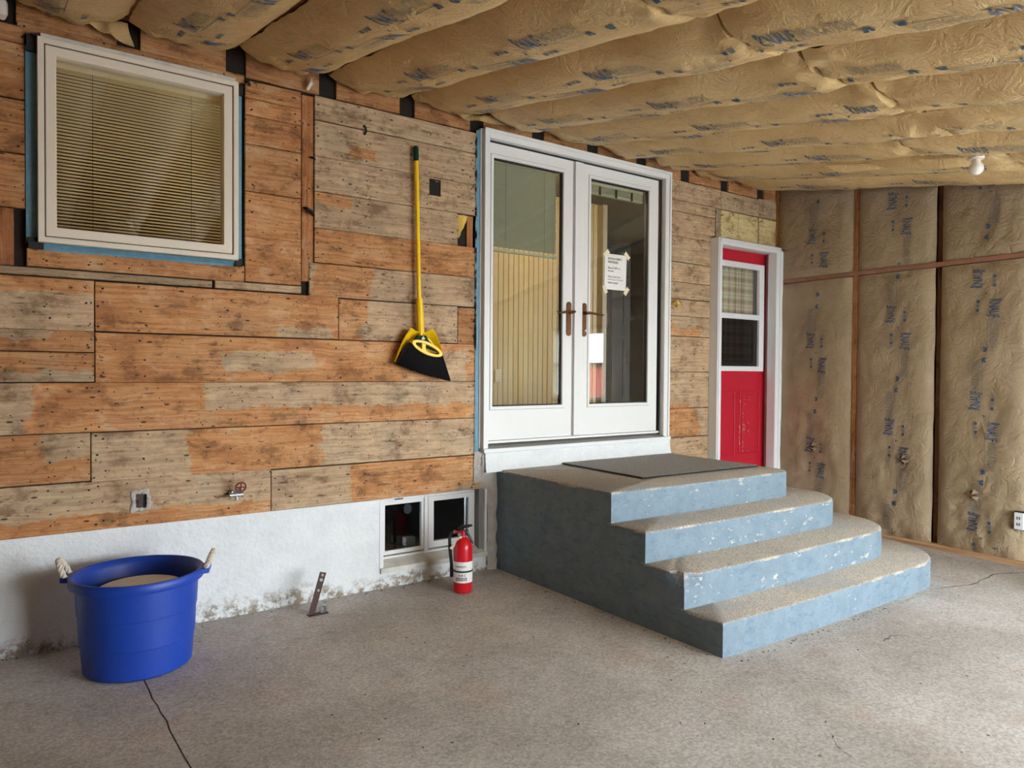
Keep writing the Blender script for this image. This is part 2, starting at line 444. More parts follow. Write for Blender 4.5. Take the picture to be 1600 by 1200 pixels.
# ------------------------------------------------------------------ floor
def slab(x0f, x1f, y0, y1, name, parent):
    mb = MB(); n = 80; top = []; bot = []
    L = [(x0f(y0 + (y1-y0)*i/n), y0 + (y1-y0)*i/n) for i in range(n+1)]
    R = [(x1f(y0 + (y1-y0)*i/n), y0 + (y1-y0)*i/n) for i in range(n+1)]
    for i in range(n):
        a, b, c, d = L[i], R[i], R[i+1], L[i+1]
        k = len(mb.v)
        mb.add([(*a,0),(*b,0),(*c,0),(*d,0),(*a,-.1),(*b,-.1),(*c,-.1),(*d,-.1)],
            [(0,1,2,3),(4,7,6,5),(0,3,7,4),(1,5,6,2)] + ([(0,4,5,1)] if i == 0 else []) + ([(3,2,6,7)] if i == n-1 else []))
    return mb.build(name, M['floor'], parent)
def joint(y):
    return 0.525 - 0.012*(y+0.65) + 0.010*noise.noise(Vector((y*9, 3, 0))) + 0.005*noise.noise(Vector((y*31, 8, 0)))
floor = structure(MB().box(-2.8, 6.3, -6.6, 0.2, -0.2, -0.1).build('floor', M['crack']))
slab(lambda y: -2.8, lambda y: joint(y) - 0.003, -6.3, 0.14, 'concrete_slab', floor)
slab(lambda y: joint(y) + 0.003, lambda y: 6.3, -6.3, 0.14, 'concrete_slab', floor)
def crack(pts, w, name='floor_crack'):
    mb = MB(); P = []
    q = []
    for i in range(len(pts)-1):
        for k in range(6):
            t = k/6; q.append((pts[i][0]*(1-t)+pts[i+1][0]*t + random.uniform(-.008,.008), pts[i][1]*(1-t)+pts[i+1][1]*t + random.uniform(-.008,.008)))
    q.append(pts[-1])
    for i, (a, b) in enumerate(q):
        ww = w * (0.4 + random.random()) * (0.3 if i in (0, len(q)-1) else 1)
        P.append([(a-ww, b-ww, 0.0006), (a+ww, b+ww, 0.0006)])
    mb.grid(P); mb.build(name, M['crack'], floor)
crack([(4.78,-1.95),(5.1,-2.05),(5.45,-2.02),(5.85,-2.2)], 0.0035)
crack([(2.43,-2.72),(2.47,-2.63),(2.53,-2.58)], 0.003)
crack([(3.62,-2.22),(3.74,-2.2),(3.8,-2.26)], 0.003)
deb = MB()
for i in range(240):
    if i < 90: x, y = random.uniform(-1.0, 2.7), -abs(random.gauss(0, .03)) - .01
    elif i < 150: x, y = random.uniform(2.8, 4.5), -1.95 - abs(random.gauss(0, .02))
    elif i < 190: x, y = 2.76 - abs(random.gauss(0, .02)), random.uniform(-1.9, -.1)
    else: x, y = random.uniform(1.0, 5.0), random.uniform(-3.0, -.6)
    if 2.77 < x < 5.2 and y > -1.93: continue
    r = random.uniform(.002, .006)
    vs = [(x + r*random.uniform(.6,1.2)*math.cos(a), y + r*random.uniform(.6,1.2)*math.sin(a), 0) for a in (0, 1.3, 2.5, 3.8, 5.0)] + [(x, y, r*.8)]
    deb.add(vs, [(0,1,5),(1,2,5),(2,3,5),(3,4,5),(4,0,5)])
o = deb.build('floor_grit', M['crack'], floor); o['kind'] = 'stuff'

# ------------------------------------------------------------------ house wall: backing, foundation
wb = MB()
Y0, Y1 = 0.03, 0.14
def wallbox(x0, x1, z0, z1): wb.box(x0, x1, Y0, Y1, z0, z1)
wallbox(-2.8, 0.17, 0.55, 3.3); wallbox(0.17, 1.07, 0.55, 1.93); wallbox(0.17, 1.07, 2.86, 3.3)
wallbox(1.07, 2.65, 0.55, 3.3); wallbox(2.65, 4.45, 2.945, 3.3); wallbox(4.45, 5.02, 0.55, 3.3)
wallbox(5.02, 5.91, 2.5, 3.3); wallbox(5.91, 6.3, 0.0, 3.3); wallbox(2.65, 4.45, .55, .80)
wall_back = structure(wb.build('wall_back', M['dark']))

fd = MB()
def stuc(x0, x1, z0, z1, y0=-0.004, y1=0.14, step=0.05):
    nx = max(1, int((x1-x0)/step)); nz = max(1, int((z1-z0)/step))
    P = []
    for i in range(nx+1):
        r = []
        for k in range(nz+1):
            x = x0+(x1-x0)*i/nx; z = z0+(z1-z0)*k/nz
            r.append((x, y0 - 0.004*fbm(x*3, z*3, 5), z))
        P.append(r)
    fd.grid(P)
    fd.box(x0, x1, y0+0.012, y1, z0, z1)
stuc(-2.8, 1.935, 0, 0.55); stuc(1.935, 2.705, 0, 0.125); stuc(2.705, 5.02, 0, .56); stuc(5.02, 6.0, 0, 0.42)
foundation = structure(fd.build('wall_foundation', M['stucco'], smooth='all', fix=False))

# ------------------------------------------------------------------ sheathing boards
NAILS = []
def plank(x0, x1, z0, z1, grey=0.0, tone=1.0, pa=None, pb=None, mat='wood', y=None, name='board', th=0.024, dz=(0,0), nails=True, parent=None):
    y0 = random.uniform(-0.0025, 0.0015) if y is None else y
    c = 0.003; g = 0.0021
    x0 += g; x1 -= g; z0 += g; z1 -= g
    j = [random.uniform(-.002, .002) for _ in range(4)]
    zz = [(x0, z0+j[0]), (x1, z0+j[1]+dz[0]), (x1, z1+j[2]+dz[1]), (x0, z1+j[3])]
    sg = [(1,1),(-1,1),(-1,-1),(1,-1)]
    vs = [(a + s*c, y0, b + t*c) for (a, b), (s, t) in zip(zz, sg)] + [(a, y0 + c, b) for a, b in zz] + [(a, y0 + th, b) for a, b in zz]
    fs = [(0,1,2,3)]
    for k in range(4):
        n = (k+1) % 4
        fs += [(k, 4+k, 4+n, n), (4+k, 8+k, 8+n, 4+n)]
    fs.append((11,10,9,8))
    o = MB().add(vs, fs).build(name, M[mat], parent or wall_back)
    none = (90.0, 91.0, 90.0, 91.0)
    o['grey'] = float(grey); o['tone'] = float(tone)
    o['patch_a'] = [float(v) for v in (pa or none)]; o['patch_b'] = [float(v) for v in (pb or none)]
    if nails:
        st = [s for s in [-.62,-.2,.21,.39,.43,.62,1.03,1.42,1.66,1.84,2.25,2.58,4.53,4.78,5.04,5.3,5.6,5.88] if x0+.01 < s < x1-.01]
        st += [x0 + .02, x1 - .02]
        for s in st:
            for k in range(2 if z1-z0 < .15 else 3):
                zn = z0 + (z1-z0)*(.14 + .36*k) + random.uniform(-.02, .02)
                if z0+.01 < zn < z1-.01: NAILS.append((s + random.uniform(-.022,.022), y0, zn, random.uniform(.0035, .0075)))
        for k in range(int((x1-x0)*(z1-z0)*70)):
            NAILS.append((random.uniform(x0+.02, x1-.02), y0, random.uniform(z0+.012, z1-.012), random.uniform(.002, .005)))
    return o
XL = -2.7
# lower courses, left of the french door
plank(XL, .407, 1.521, 1.768, 1, 1, (-9, .55, 1.70, 9))
plank(.407, 1.655, 1.521, 1.768, 0, 1, (1.30, 1.60, 1.0, 1.585))
plank(1.655, 2.474, 1.519, 1.762, 1, 1, (-9, 1.81, 0, 9))
plank(2.474, 2.612, 1.516, 1.758, 0, .72)
plank(XL, .407, 1.418, 1.521, 0, .85, (.0, .2, 1.47, 9))
plank(XL, .407, 1.275, 1.418, 0, .85, (-9, .40, 0, 1.325))
plank(.407, 2.612, 1.271, 1.519, 0, 1, (1.02, 1.50, 1.33, 1.44), (2.38, 2.54, 1.2, 1.47))
plank(XL, 2.614, 1.029, 1.272, 0, 1, (-9, .165, 0, 9), (.92, 9, 1.125, 9))
plank(XL, .389, .791, 1.030, 0, .85, (.19, 9, .90, 9))
plank(.389, 2.610, .783, 1.029, 0, 1, (-9, .83, 0, 9), (1.56, 9, 0, 9))
plank(XL, 1.261, .545, .789, 1, 1, (-9, 9, 0, .615))
plank(1.261, 2.70, .550, .782, 0, .95, (-9, 1.73, 0, 9), (2.5, 9, .0, .60))
# grey courses beside the french door
plank(1.506, 2.612, 2.776, 2.916, 1, .92)
plank(1.506, 2.613, 2.570, 2.776, 1, .90, (1.7, 1.86, 2.58, 2.66))
plank(1.506, 2.615, 2.368, 2.570, 1, .95)
plank(1.506, 2.472, 2.158, 2.368, 1, .88, (1.5, 1.75, 2.3, 9))
plank(1.506, 2.618, 1.959, 2.158, 0, .88)
plank(1.476, 2.620, 1.763, 1.959, 1, .9, (1.50, 1.86, 0, 9))
# left and right of the kitchen window
for a, b in ((2.831, 2.913), (2.576, 2.831), (2.464, 2.576), (2.326, 2.464), (2.078, 2.326)):
    plank(XL, .132, a, b, 0, random.uniform(.82, .95))
for a, b in ((2.814, 2.912), (2.722, 2.814), (2.566, 2.722), (2.310, 2.566), (2.064, 2.310), (1.818, 2.064)):
    plank(1.118, 1.431, a, b, 0, random.uniform(.88, 1.0))
plank(.132, 1.118, 1.812, 1.902, 0, .95)
plank(.10, 1.118, 2.885, 2.935, 0, .8)
plank(XL, .95, 1.770, 1.811, 1, .75, y=-.012, th=.036, nails=False)
plank(.96, 1.43, 1.772, 1.815, 1, .95, y=-.010, th=.03, nails=False)
plank(1.433, 1.504, 1.845, 2.905, 0, .85, mat='wood_v', y=.006, name='corner_post')
for x0, x1, tn in ((-.32, -.25, .8), (.025, .088, .8), (-.05, -.02, .55)):
    plank(x0, x1, 1.811, 2.08, 0, tn, mat='wood_v', y=.02, name='stud', nails=False)
# missing piece beside the french door: stud and a tuft of insulation
plank(2.548, 2.60, 2.158, 2.366, 0, .85, mat='wood_v', y=.016, th=.012, name='stud', nails=False)
mb = MB(); P = []
for i in range(9):
    z = 2.36 - .15*i/8; w = .075*(1-i/8.5) + .012*random.random()
    P.append([(2.474, .012, z), (2.474 + w*.5, -.002 - .012*random.random(), z), (2.474 + w, .014, z)])
mb.grid(P).build('insulation_tuft', M['foam'], wall_back, smooth='all')
# right of the french door
CZ = [2.920, 2.757, 2.665, 2.458, 2.250, 2.085, 1.948, 1.806, 1.640, 1.345, 1.043, .800, .560]
CP = {7: (4.40, 4.86, 0, 1.72), 9: (4.4, 4.75, 0, 1.10), 10: (4.4, 4.86, 0, 9)}
for i in range(12):
    plank(4.452, 5.13 if i == 0 else 5.062, CZ[i+1], CZ[i], .95, random.uniform(.86, 1), CP.get(i))
plank(5.13, 5.665, 2.756, 2.918, 1, .85); plank(5.665, 5.97, 2.756, 2.928, 1, .8)
plank(5.062, 5.13, 2.50, 2.756, 1, .85, mat='wood_v')
for x0, x1 in ((5.133, 5.372), (5.374, 5.662), (5.67, 5.95)):
    plank(x0, x1, 2.515, 2.754, 0, .98, mat='pale')
# blocking between the rafter ends above the boards
SEAM0, PITCH = 1.055, 0.515
SEAMS = [SEAM0 + PITCH*i for i in range(-8, 10)]
for sx in SEAMS:
    if sx + PITCH < 6.3: plank(sx + .07, sx + PITCH - .03, 2.925, 3.13, 0, random.uniform(.72, .9), y=.012, name='blocking', th=.03, nails=False)
nm = MB()
for x, y, z, r in NAILS:
    n = 5; a0 = random.random()*6
    nm.add([(x + r*math.cos(a0+2*PI*k/n), y - .0006, z + r*.8*math.sin(a0+2*PI*k/n)) for k in range(n)] + [(x, y - .0014, z)], [(k, (k+1) % n, n) for k in range(n)])
o = nm.build('nail_heads', M['iron'], wall_back); o['kind'] = 'stuff'
# dark square hole cut in a grey board
mb = MB(); mb.add([(2.262,-.0035,2.462),(2.268,-.0035,2.552),(2.296,-.0035,2.556),(2.30,-.0035,2.545),(2.334,-.0035,2.548),(2.330,-.0035,2.466),(2.30,-.0035,2.458)], [tuple(range(7))])
mb.frame(2.258, 2.336, 2.456, 2.558, .008, -.007, 0)
mb.build('cut_hole', M['dark'], wall_back)

# rough mortar strip and rotten end beside the steps
mb = MB(); P = []
for i in range(28):
    z = .80*i/27; r = []
    for k in range(7):
        lo_ = 2.706 - (.0 if z < .55 else .05 + .02*fbm(z*9, 1)); x = lo_ + (2.792 - lo_)*k/6
        r.append((x, -.008 - .022*math.sin(PI*k/6) - .022*(fbm(x*14, z*12, 2)+.2), z))
    P.append(r)
structure(mb.grid(P).build('trim_2', M['mortar'], None, smooth='all'))
rt_ = MB(); P = []
for i in range(18):
    z = .60 + .205*i/17; r = []
    for k in range(9):
        x = 2.600 + .095*k/8 + .012*fbm(z*20, 4)
        r.append((x, -.004 - .022*max(0, math.sin(PI*k/8))*(.5 + fbm(x*40, z*30, 7)) - .004, z))
    P.append(r)
rt_.grid(P).build('rotted_end', M['mortar'], wall_back, smooth='all')

# ------------------------------------------------------------------ kitchen window
w1 = structure(empty('window_1', (.62, 0, 1.92)))
mb = MB()
mb.frame(.176, 1.070, 1.923, 2.864, .026, -.062, .10)
mb.build('outer_frame', M['warm_lit'], w1, bevel=.003)
MB().frame(.190, 1.056, 1.937, 2.850, .020, -.050, .05).build('gasket', M['gasket'], w1)
mb = MB(); mb.frame(.2065, 1.0395, 1.9535, 2.8335, .044, -.056, .02)
mb.build('sash', M['warm_lit'], w1, bevel=.004)
MB().box(.245, 1.002, -.022, -.016, 1.995, 2.792).build('glass_pane', M['glass'], w1)
mb = MB(); mb.box(.132, .176, -.006, .03, 1.925, 2.83); mb.build('flashing_tape', M['tape'], w1)
mb = MB(); mb.box(1.070, 1.100, -.006, .03, 1.905, 2.83); mb.build('flashing_tape', M['tape'], w1)
mb = MB(); P = []
for i in range(40):
    x = .20 + .86*i/39
    P.append([(x, -.05, 1.925), (x, -.022 - .004*random.random(), 1.921), (x, -.008, 1.904 - .004*random.random()), (x, -.004, 1.890 + .004*random.random())])
mb.grid(P); mb.build('flashing_tape', M['tape'], w1)
mb = MB()
for x0, x1, z0, z1 in ((.136, .186, 2.80, 2.872), (.15, .23, 2.862, 2.880), (.14, .20, 1.895, 1.945), (1.062, 1.098, 1.895, 1.935), (1.058, 1.10, 2.81, 2.86)):
    mb.box(x0, x1, -.03, .0, z0, z1)
mb.build('caulk_corner', M['gasket'], w1)
mb = MB(); mb.box(.19, 1.06, -.040, .0, 2.864, 2.888); mb.build('nailing_fin', M['sillwood'], w1)

def blind(name, x0, x1, ztop, zbot, y, pitch, mat, tilt, label, group=None):
    b = empty(name, ((x0+x1)/2, y, zbot))
    MB().box(x0, x1, y-.016, y+.016, ztop-.028, ztop).build('head_rail', mat, b)
    n = int((ztop-.034 - zbot-.02)/pitch)
    c, s_ = math.cos(tilt), math.sin(tilt); d = .0125
    s0 = None
    for i in range(n):
        z = ztop-.04 - pitch*i
        if s0 is None:
            mb = MB()
            P = [[(x, y + q*d*c, z + q*d*s_ + .0015*(1-q*q)) for q in (-1, -.33, .33, 1)] for x in (x0, x1)]
            mb.grid(P); s0 = mb.build('slat', mat, b, smooth='all'); w0 = WL[s0].copy(); zt = z
        else: dup(s0, b, w0 + Vector((0, 0, z - zt)))
    MB().box(x0, x1, y-.012, y+.012, zbot, zbot+.016).build('bottom_rail', mat, b)
    for fx in (.22, .80):
        xx = x0 + (x1-x0)*fx
        MB().tube([(xx, y-.014, zbot), (xx, y-.014, ztop-.02)], .0009, 4).build('cord', M['indark'], b)
    return tag(b, label, 'blind', group)
blind('window_blind', .235, 1.012, 2.80, 1.995, .055, .0163, M['cream'], math.radians(-8), 'cream mini blind lowered behind the kitchen window glass')

# ------------------------------------------------------------------ french door
d1 = structure(empty('door_1', (3.55, 0, .82)))
# white base under the french door
mb = MB(); P = []
for i in range(60):
    x = 2.66 + 1.80*i/59
    r = [(x, -.045, .80)]
    for k in range(6):
        z = .80 - .135*k/5
        r.append((x, -.05 - .006*fbm(x*5, z*9, 1) - .018*(k/5), z))
    P.append(r)
mb.grid(P); mb.box(2.66, 4.46, -.040, .13, .66, .80)
mb.build('door_base', M['stucco'], d1, smooth='all')
mb = MB(); mb.box(2.645, 4.46, -.062, .03, .795, .822)
mb.build('sill_strip', M['offwhite'], d1, bevel=.004)

mb = MB()
X0, X1, Z0, Z1 = 2.645, 4.4515, .822, 2.949
for (w, ya, yb) in ((.024, -.030, .05), (.048, -.044, .10)):
    pass
mb.box(X0, X0+.046, -.044, .13, Z0, Z1); mb.box(X1-.06, X1, -.044, .13, Z0, Z1); mb.box(X0+.046, X1-.06, -.044, .13, Z1-.058, Z1)
mb.box(X0-.012, X0, -.018, .05, Z0, Z1); mb.box(X1, X1+.010, -.018, .05, Z0, Z1)
mb.build('casing', M['white'], d1, bevel=.004)
mb = MB()
mb.box(X0, X0+.016, -.054, -.04, Z0, Z1); mb.box(X1-.018, X1, -.054, -.04, Z0, Z1); mb.box(X0, X1, -.056, -.04, Z1-.022, Z1)
mb.build('casing_bead', M['white'], d1, bevel=.003)
mb = MB(); mb.box(X0+.046, X0+.056, .0, .05, Z0, Z1-.05); mb.box(X1-.072, X1-.06, .0, .05, Z0, Z1-.05); mb.box(X0+.046, X1-.06, .004, .05, Z1-.070, Z1-.058)
mb.build('weatherstrip', M['gasket'], d1)
mb = MB(); mb.add([(2.69,-.06,.824),(4.395,-.06,.824),(4.395,.06,.852),(2.69,.06,.852),(2.69,.06,.82),(4.395,.06,.82)], [(0,1,2,3),(0,4,5,1),(0,3,4),(1,5,2),(3,2,5,4)])
mb.build('threshold', M['alu'], d1)
MB().box(2.70, 4.385, .0, .04, .850, .866).build('sweep', M['white'], d1)
def leaf(x0, x1, g0, g1, label, plate_x, side):
    mb = MB(); z0, z1 = .870, 2.876; gz0, gz1 = 1.100, 2.780
    mb.box(x0, g0, 0, .045, z0, z1); mb.box(g1, x1, 0, .045, z0, z1); mb.box(g0, g1, 0, .045, z0, gz0); mb.box(g0, g1, 0, .045, gz1, z1)
    lf = mb.build('leaf', M['white'], d1)
    lf['label'] = label
    MB().frame(g0-.022, g1+.022, gz0-.022, gz1+.022, .020, -.005, .0, bevel if False else None).build('glazing_bead', M['white'], lf, bevel=.002)
    MB().frame(g0-.0245, g1+.0245, gz0-.0245, gz1+.0245, .0025, -.0012, .0).build('seam_line', M['alu'], lf)
    MB().box(g0, g1, .016, .022, gz0, gz1).build('glass_pane', M['glass'], lf)
    MB().frame(g0, g1, gz0, gz1, .008, .008, .036).build('spacer', M['gasket'], lf)
    # plate, lever
    pl = MB(); n = 10; w = .021; zc0, zc1 = 1.601, 1.850
    poly = [(plate_x + w*math.cos(PI + PI*k/n), zc0 + w + w*math.sin(PI + PI*k/n)) for k in range(n+1)] + [(plate_x + w*math.cos(PI*k/n), zc1 - w + w*math.sin(PI*k/n)) for k in range(n+1)]
    pl.prism(poly, -.010, 0).build('handle_plate', M['bronze'], lf, bevel=.002)
    h = MB(); zc = 1.772
    h.tube([(plate_x, -.008, zc), (plate_x, -.055, zc)], .011, 10)
    s = side
    h.tube([(plate_x - s*.02, -.055, zc+.004), (plate_x, -.057, zc+.002), (plate_x + s*.05, -.060, zc), (plate_x + s*.09, -.060, zc-.008), (plate_x + s*.125, -.058, zc-.012), (plate_x + s*.150, -.056, zc-.004)], [.007, .010, .009, .007, .006, .005], 10)
    h.build('lever_handle', M['bronze'], lf, smooth=True)
    if side > 0:
        k = MB(); k.tube([(plate_x+.004, -.009, 1.645), (plate_x+.004, -.018, 1.645)], .009, 12)
        k.build('lock_cylinder', M['zinc'], lf, smooth=True)
    return lf
leaf(2.706, 3.452, 2.750, 3.359, 'left glazed door leaf', 3.417, -1)
leaf(3.458, 4.350, 3.627, 4.243, 'right glazed door leaf with lock', 3.566, 1)
mb = MB(); mb.box(3.462, 3.538, -.018, 0, .872, 2.874); mb.build('astragal', M['white'], d1, bevel=.004)
mb = MB(); P = []
for i in range(60):
    z = .80 + 2.13*i/59
    P.append([(2.606 - .006*random.random(), -.006, z), (2.620, -.012 - .004*random.random(), z), (2.634, -.014, z), (2.6345, .03, z)])
mb.grid(P).build('flashing_tape', M['tape'], d1, smooth='all')
mb = MB()
for i in range(26):
    z = .82 + 2.05*random.random(); w = random.uniform(.004, .012); h = random.uniform(.01, .05)
    mb.prism([(2.607-w, z), (2.609, z-h), (2.613, z), (2.609, z+h)], -.010, .0)
mb.build('caulk_drip', M['gasket'], d1)

blind('door_blind', 2.765, 3.352, 2.80, 2.165, .075, .0163, M['olive'], math.radians(-30), 'olive mini blind lowered halfway behind the left door glass')
b = empty('door_blind', (3.93, .075, 2.69))
MB().box(3.64, 4.235, .058, .092, 2.755, 2.785).build('head_rail', M['olive'], b)
for i in range(6): MB().box(3.64, 4.235, .060, .090, 2.712 + .007*i, 2.7145 + .007*i).build('slat', M['olive'], b)
MB().box(3.64, 4.235, .062, .088, 2.69, 2.708).build('bottom_rail', M['olive'], b)
for xx in (3.76, 3.93, 4.1): MB().box(xx, xx+.02, .056, .060, 2.688, 2.755).build('tape_clip', M['indark'], b)
tag(b, 'olive mini blind pulled up to the top of the right door', 'blind')

# notice taped to the right leaf
def text_mesh(body, bold=0.0, outline=False, shear=0.0, res=2):
    cu = bpy.data.curves.new('lettering', 'FONT'); cu.body = body; cu.size = 1; cu.resolution_u = res; cu.shear = shear
    if outline: cu.fill_mode = 'NONE'; cu.bevel_depth = .02; cu.bevel_resolution = 0
    else: cu.offset = bold
    o = bpy.data.objects.new('lettering', cu); col.objects.link(o)
    bpy.context.view_layer.update()
    me = bpy.data.meshes.new_from_object(o.evaluated_get(bpy.context.evaluated_depsgraph_get()))
    vs = [(v.co.x, v.co.y) for v in me.vertices]; fs = [tuple(p.vertices) for p in me.polygons]
    bpy.data.objects.remove(o); bpy.data.curves.remove(cu); bpy.data.meshes.remove(me)
    x0 = min(a for a, b in vs); x1 = max(a for a, b in vs); y0 = min(b for a, b in vs); y1 = max(b for a, b in vs)
    return vs, fs, (x0, x1, y0, y1)
def fit(tm, a0, a1, b0, b1):
    vs, fs, (x0, x1, y0, y1) = tm
    return [(a0 + (x-x0)/(x1-x0)*(a1-a0), b0 + (y-y0)/(y1-y0)*(b1-b0)) for x, y in vs], fs
nt = empty('paper_notice', (3.895, -.006, 1.97))
P = [[(3.784 + .226*i/6 - .008*(1-k/6), .0125 - .006 - .004*math.sin(PI*i/6)*math.sin(PI*k/6), 1.970 + .272*k/6) for i in range(7)] for k in range(7)]
MB().grid(P).build('sheet', M['paper'], nt, smooth='all')
lines = [('NOTICE: HOME IS', 2.197, .016, .012), ('WINTERIZED', 2.171, .016, .012), ('Please do NOT use', 2.128, .0145, .004), ('the sinks.', 2.105, .0145, .0),
         ('Water is shut off and', 2.062, .0135, .0), ('antifreeze put in the drain', 2.039, .0135, .0), ('toilets or faucets.', 2.016, .0135, .008)]
for s, z, h, bd in lines:
    tm = text_mesh(s, bd); w = (tm[2][1]-tm[2][0]) / .72 * h * .82
    vs, fs = fit(tm, 3.806, 3.806 + min(w, .185), z, z + h)
    tx = MB().add([(a, .0003, b_) for a, b_ in vs], fs).build('text_line', M['ink'], nt)
    tx['kind'] = 'stuff'
for cx, cz, a in ((3.788, 2.240, .75), (4.006, 2.240, -.75), (3.776, 1.968, -1.1), (4.002, 1.966, .9)):
    ca, sa = math.cos(a), math.sin(a); L, W = .034, .016
    MB().prism([(cx + u*ca - v*sa, cz + u*sa + v*ca) for u, v in ((-L, -W), (L, -W), (L*.9, 0), (L, W), (-L, W), (-L*.9, 0))], -.0022, -.0008).build('tape_strip', M['masking'], nt)
tag(nt, 'white printed notice taped to the right french door glass', 'notice')
nt.location.z = 1.97

# ------------------------------------------------------------------ red door
d2 = structure(empty('door_2', (5.46, 0, .42)))
mb = MB()
ax0, ax1, az0, az1 = 4.995, 5.918, .42, 2.490
mb.box(ax0, ax0+.055, -.09, .0, az0, az1); mb.box(ax1-.098, ax1, -.09, .0, az0, az1); mb.box(ax0+.055, ax1-.098, -.09, .0, az1-.058, az1)
mb.build('casing', M['offwhite'], d2, bevel=.004)
mb = MB(); mb.box(ax1-.05, ax1-.008, -.098, -.09, az0, az1-.01); mb.box(ax0+.008, ax0+.03, -.098, -.09, az0, az1-.01); mb.box(ax0+.008, ax1-.008, -.098, -.09, az1-.034, az1-.008)
mb.build('casing_bead', M['offwhite'], d2, bevel=.003)
mb = MB(); mb.box(5.03, 5.07, -.0, .13, az0, 2.47); mb.box(5.875, 5.915, 0, .13, az0, 2.47); mb.box(5.07, 5.875, 0, .13, 2.44, 2.47)
mb.build('jamb', M['lilac'], d2)
lf = MB()
lx0, lx1 = 5.07, 5.875
lf.box(lx0, lx1, .06, .10, .43, 1.36); lf.box(lx0, lx1, .06, .10, 2.33, 2.44); lf.box(lx0, 5.12, .06, .10, 1.36, 2.33); lf.box(5.80, lx1, .06, .10, 1.36, 2.33)
lf = lf.build('leaf', M['red'], d2)
for a, b_ in ((5.15, 5.44), (5.50, 5.80)):
    MB().frame(a, b_, .60, 1.18, .018, .052, .062).build('panel_molding', M['red'], lf, bevel=.005)
    MB().box(a+.045, b_-.045, .053, .062, .645, 1.135).build('raised_panel', M['red'], lf, bevel=.006)
mb = MB()
for i in range(34):
    zz = random.uniform(.60, 1.12); xx = random.choice((5.545, 5.57, 5.63, 5.50)) + random.uniform(-.006, .006); r = random.uniform(.002, .006)
    mb.prism([(xx-r*.7, zz), (xx, zz-r*random.uniform(1, 5)), (xx+r*.8, zz), (xx, zz+r*random.uniform(1, 4))], .0515, .0535)
mb.build('paint_chip', M['red_chip'], lf)
mb = MB(); mb.frame(5.10, 5.82, 1.355, 2.335, .060, .036, .07, wt=.05, wb=.045, wr=.072); mb.box(5.16, 5.748, .036, .07, 1.825, 1.872)
mb.build('window_frame', M['offwhite'], lf, bevel=.004)
MB().box(5.16, 5.748, .062, .066, 1.872, 2.285).build('glass_pane', M['glass'], lf)
MB().box(5.16, 5.748, .058, .062, 1.40, 1.825).build('screen_pane', M['screen'], lf)
MB().frame(5.16, 5.748, 1.40, 1.872, .030, .066, .08).build('lower_sash', M['lilac'], lf)
P = [[(5.12 + .66*i/80, .125 + .010*math.sin(i*.9), 1.46 + .86*k) for k in (0, .5, 1)] for i in range(81)]
MB().grid(P).build('plaid_curtain', M['plaid'], lf, smooth='all')
MB().box(5.0, 5.93, .17, .18, .43, 2.5).build('back_panel', M['inwall'], d2)

# ------------------------------------------------------------------ basement window
w2 = structure(empty('window_2', (2.32, .09, .13)))
MB().box(1.93, 2.72, .30, .31, .05, .6).build('dark_backing', M['dark'], w2)
MB().box(1.92, 1.945, -.008, .10, .125, .548).build('side_jamb', M['offwhite'], w2)
mb = MB(); mb.box(2.660, 2.71, .02, .14, .125, .548)
mb.build('side_jamb', M['grey'], w2)
MB().box(2.688, 2.706, -.010, .02, .125, .548).build('edge_strip', M['offwhite'], w2)
mb = MB(); mb.frame(1.945, 2.660, .145, .548, .030, .072, .13, wt=.030, wb=.026, wr=.02); mb.box(2.272, 2.300, .068, .12, .165, .53)
mb.build('frame', M['offwhite'], w2, bevel=.003)
mb = MB(); mb.frame(1.972, 2.282, .178, .518, .026, .080, .11)
mb.build('sash', M['white'], w2, bevel=.003)
mb = MB(); mb.frame(2.296, 2.646, .186, .524, .042, .062, .10, wt=.034)
mb.build('sash', M['white'], w2, bevel=.003)
MB().box(1.99, 2.265, .092, .096, .20, .50).build('glass_pane', M['glass_dk'], w2)
MB().box(2.33, 2.61, .078, .082, .21, .50).build('glass_pane', M['glass_dk'], w2)
mb = MB(); mb.add([(1.925,-.02,.125),(2.71,-.02,.125),(2.66,.075,.160),(1.945,.075,.160),(1.925,-.02,.095),(2.71,-.02,.095),(2.71,.08,.095),(1.925,.08,.095)], [(0,1,2,3),(4,5,1,0),(5,6,2,1),(7,4,0,3),(3,2,6,7)])
mb.build('sill', M['sillwood'], w2)
mb = MB(); mb.tube([(2.06, .070, .528), (2.06, .058, .529), (2.11, .058, .529), (2.11, .070, .528)], .003, 6); mb.build('latch', M['iron'], w2)
n = 12; mb = MB(); mb.prism([(2.165 + .028*math.cos(2*PI*k/n)*(1+.15*math.sin(3*k)), .452 + .034*math.sin(2*PI*k/n)) for k in range(n)], .0975, .0985)
mb.build('sticker', M['sillwood'], w2)
t_ = MB().box(2.17, 2.24, .13, .18, .20, .255).build('storage_box', M['sillwood'], None, bevel=.004)
tag(t_, 'small pale box just behind the basement window glass', 'box'); t_.location.z = .20
MB().box(1.99, 2.30, .11, .25, .175, .20).build('inner_sill', M['rough'], w2)

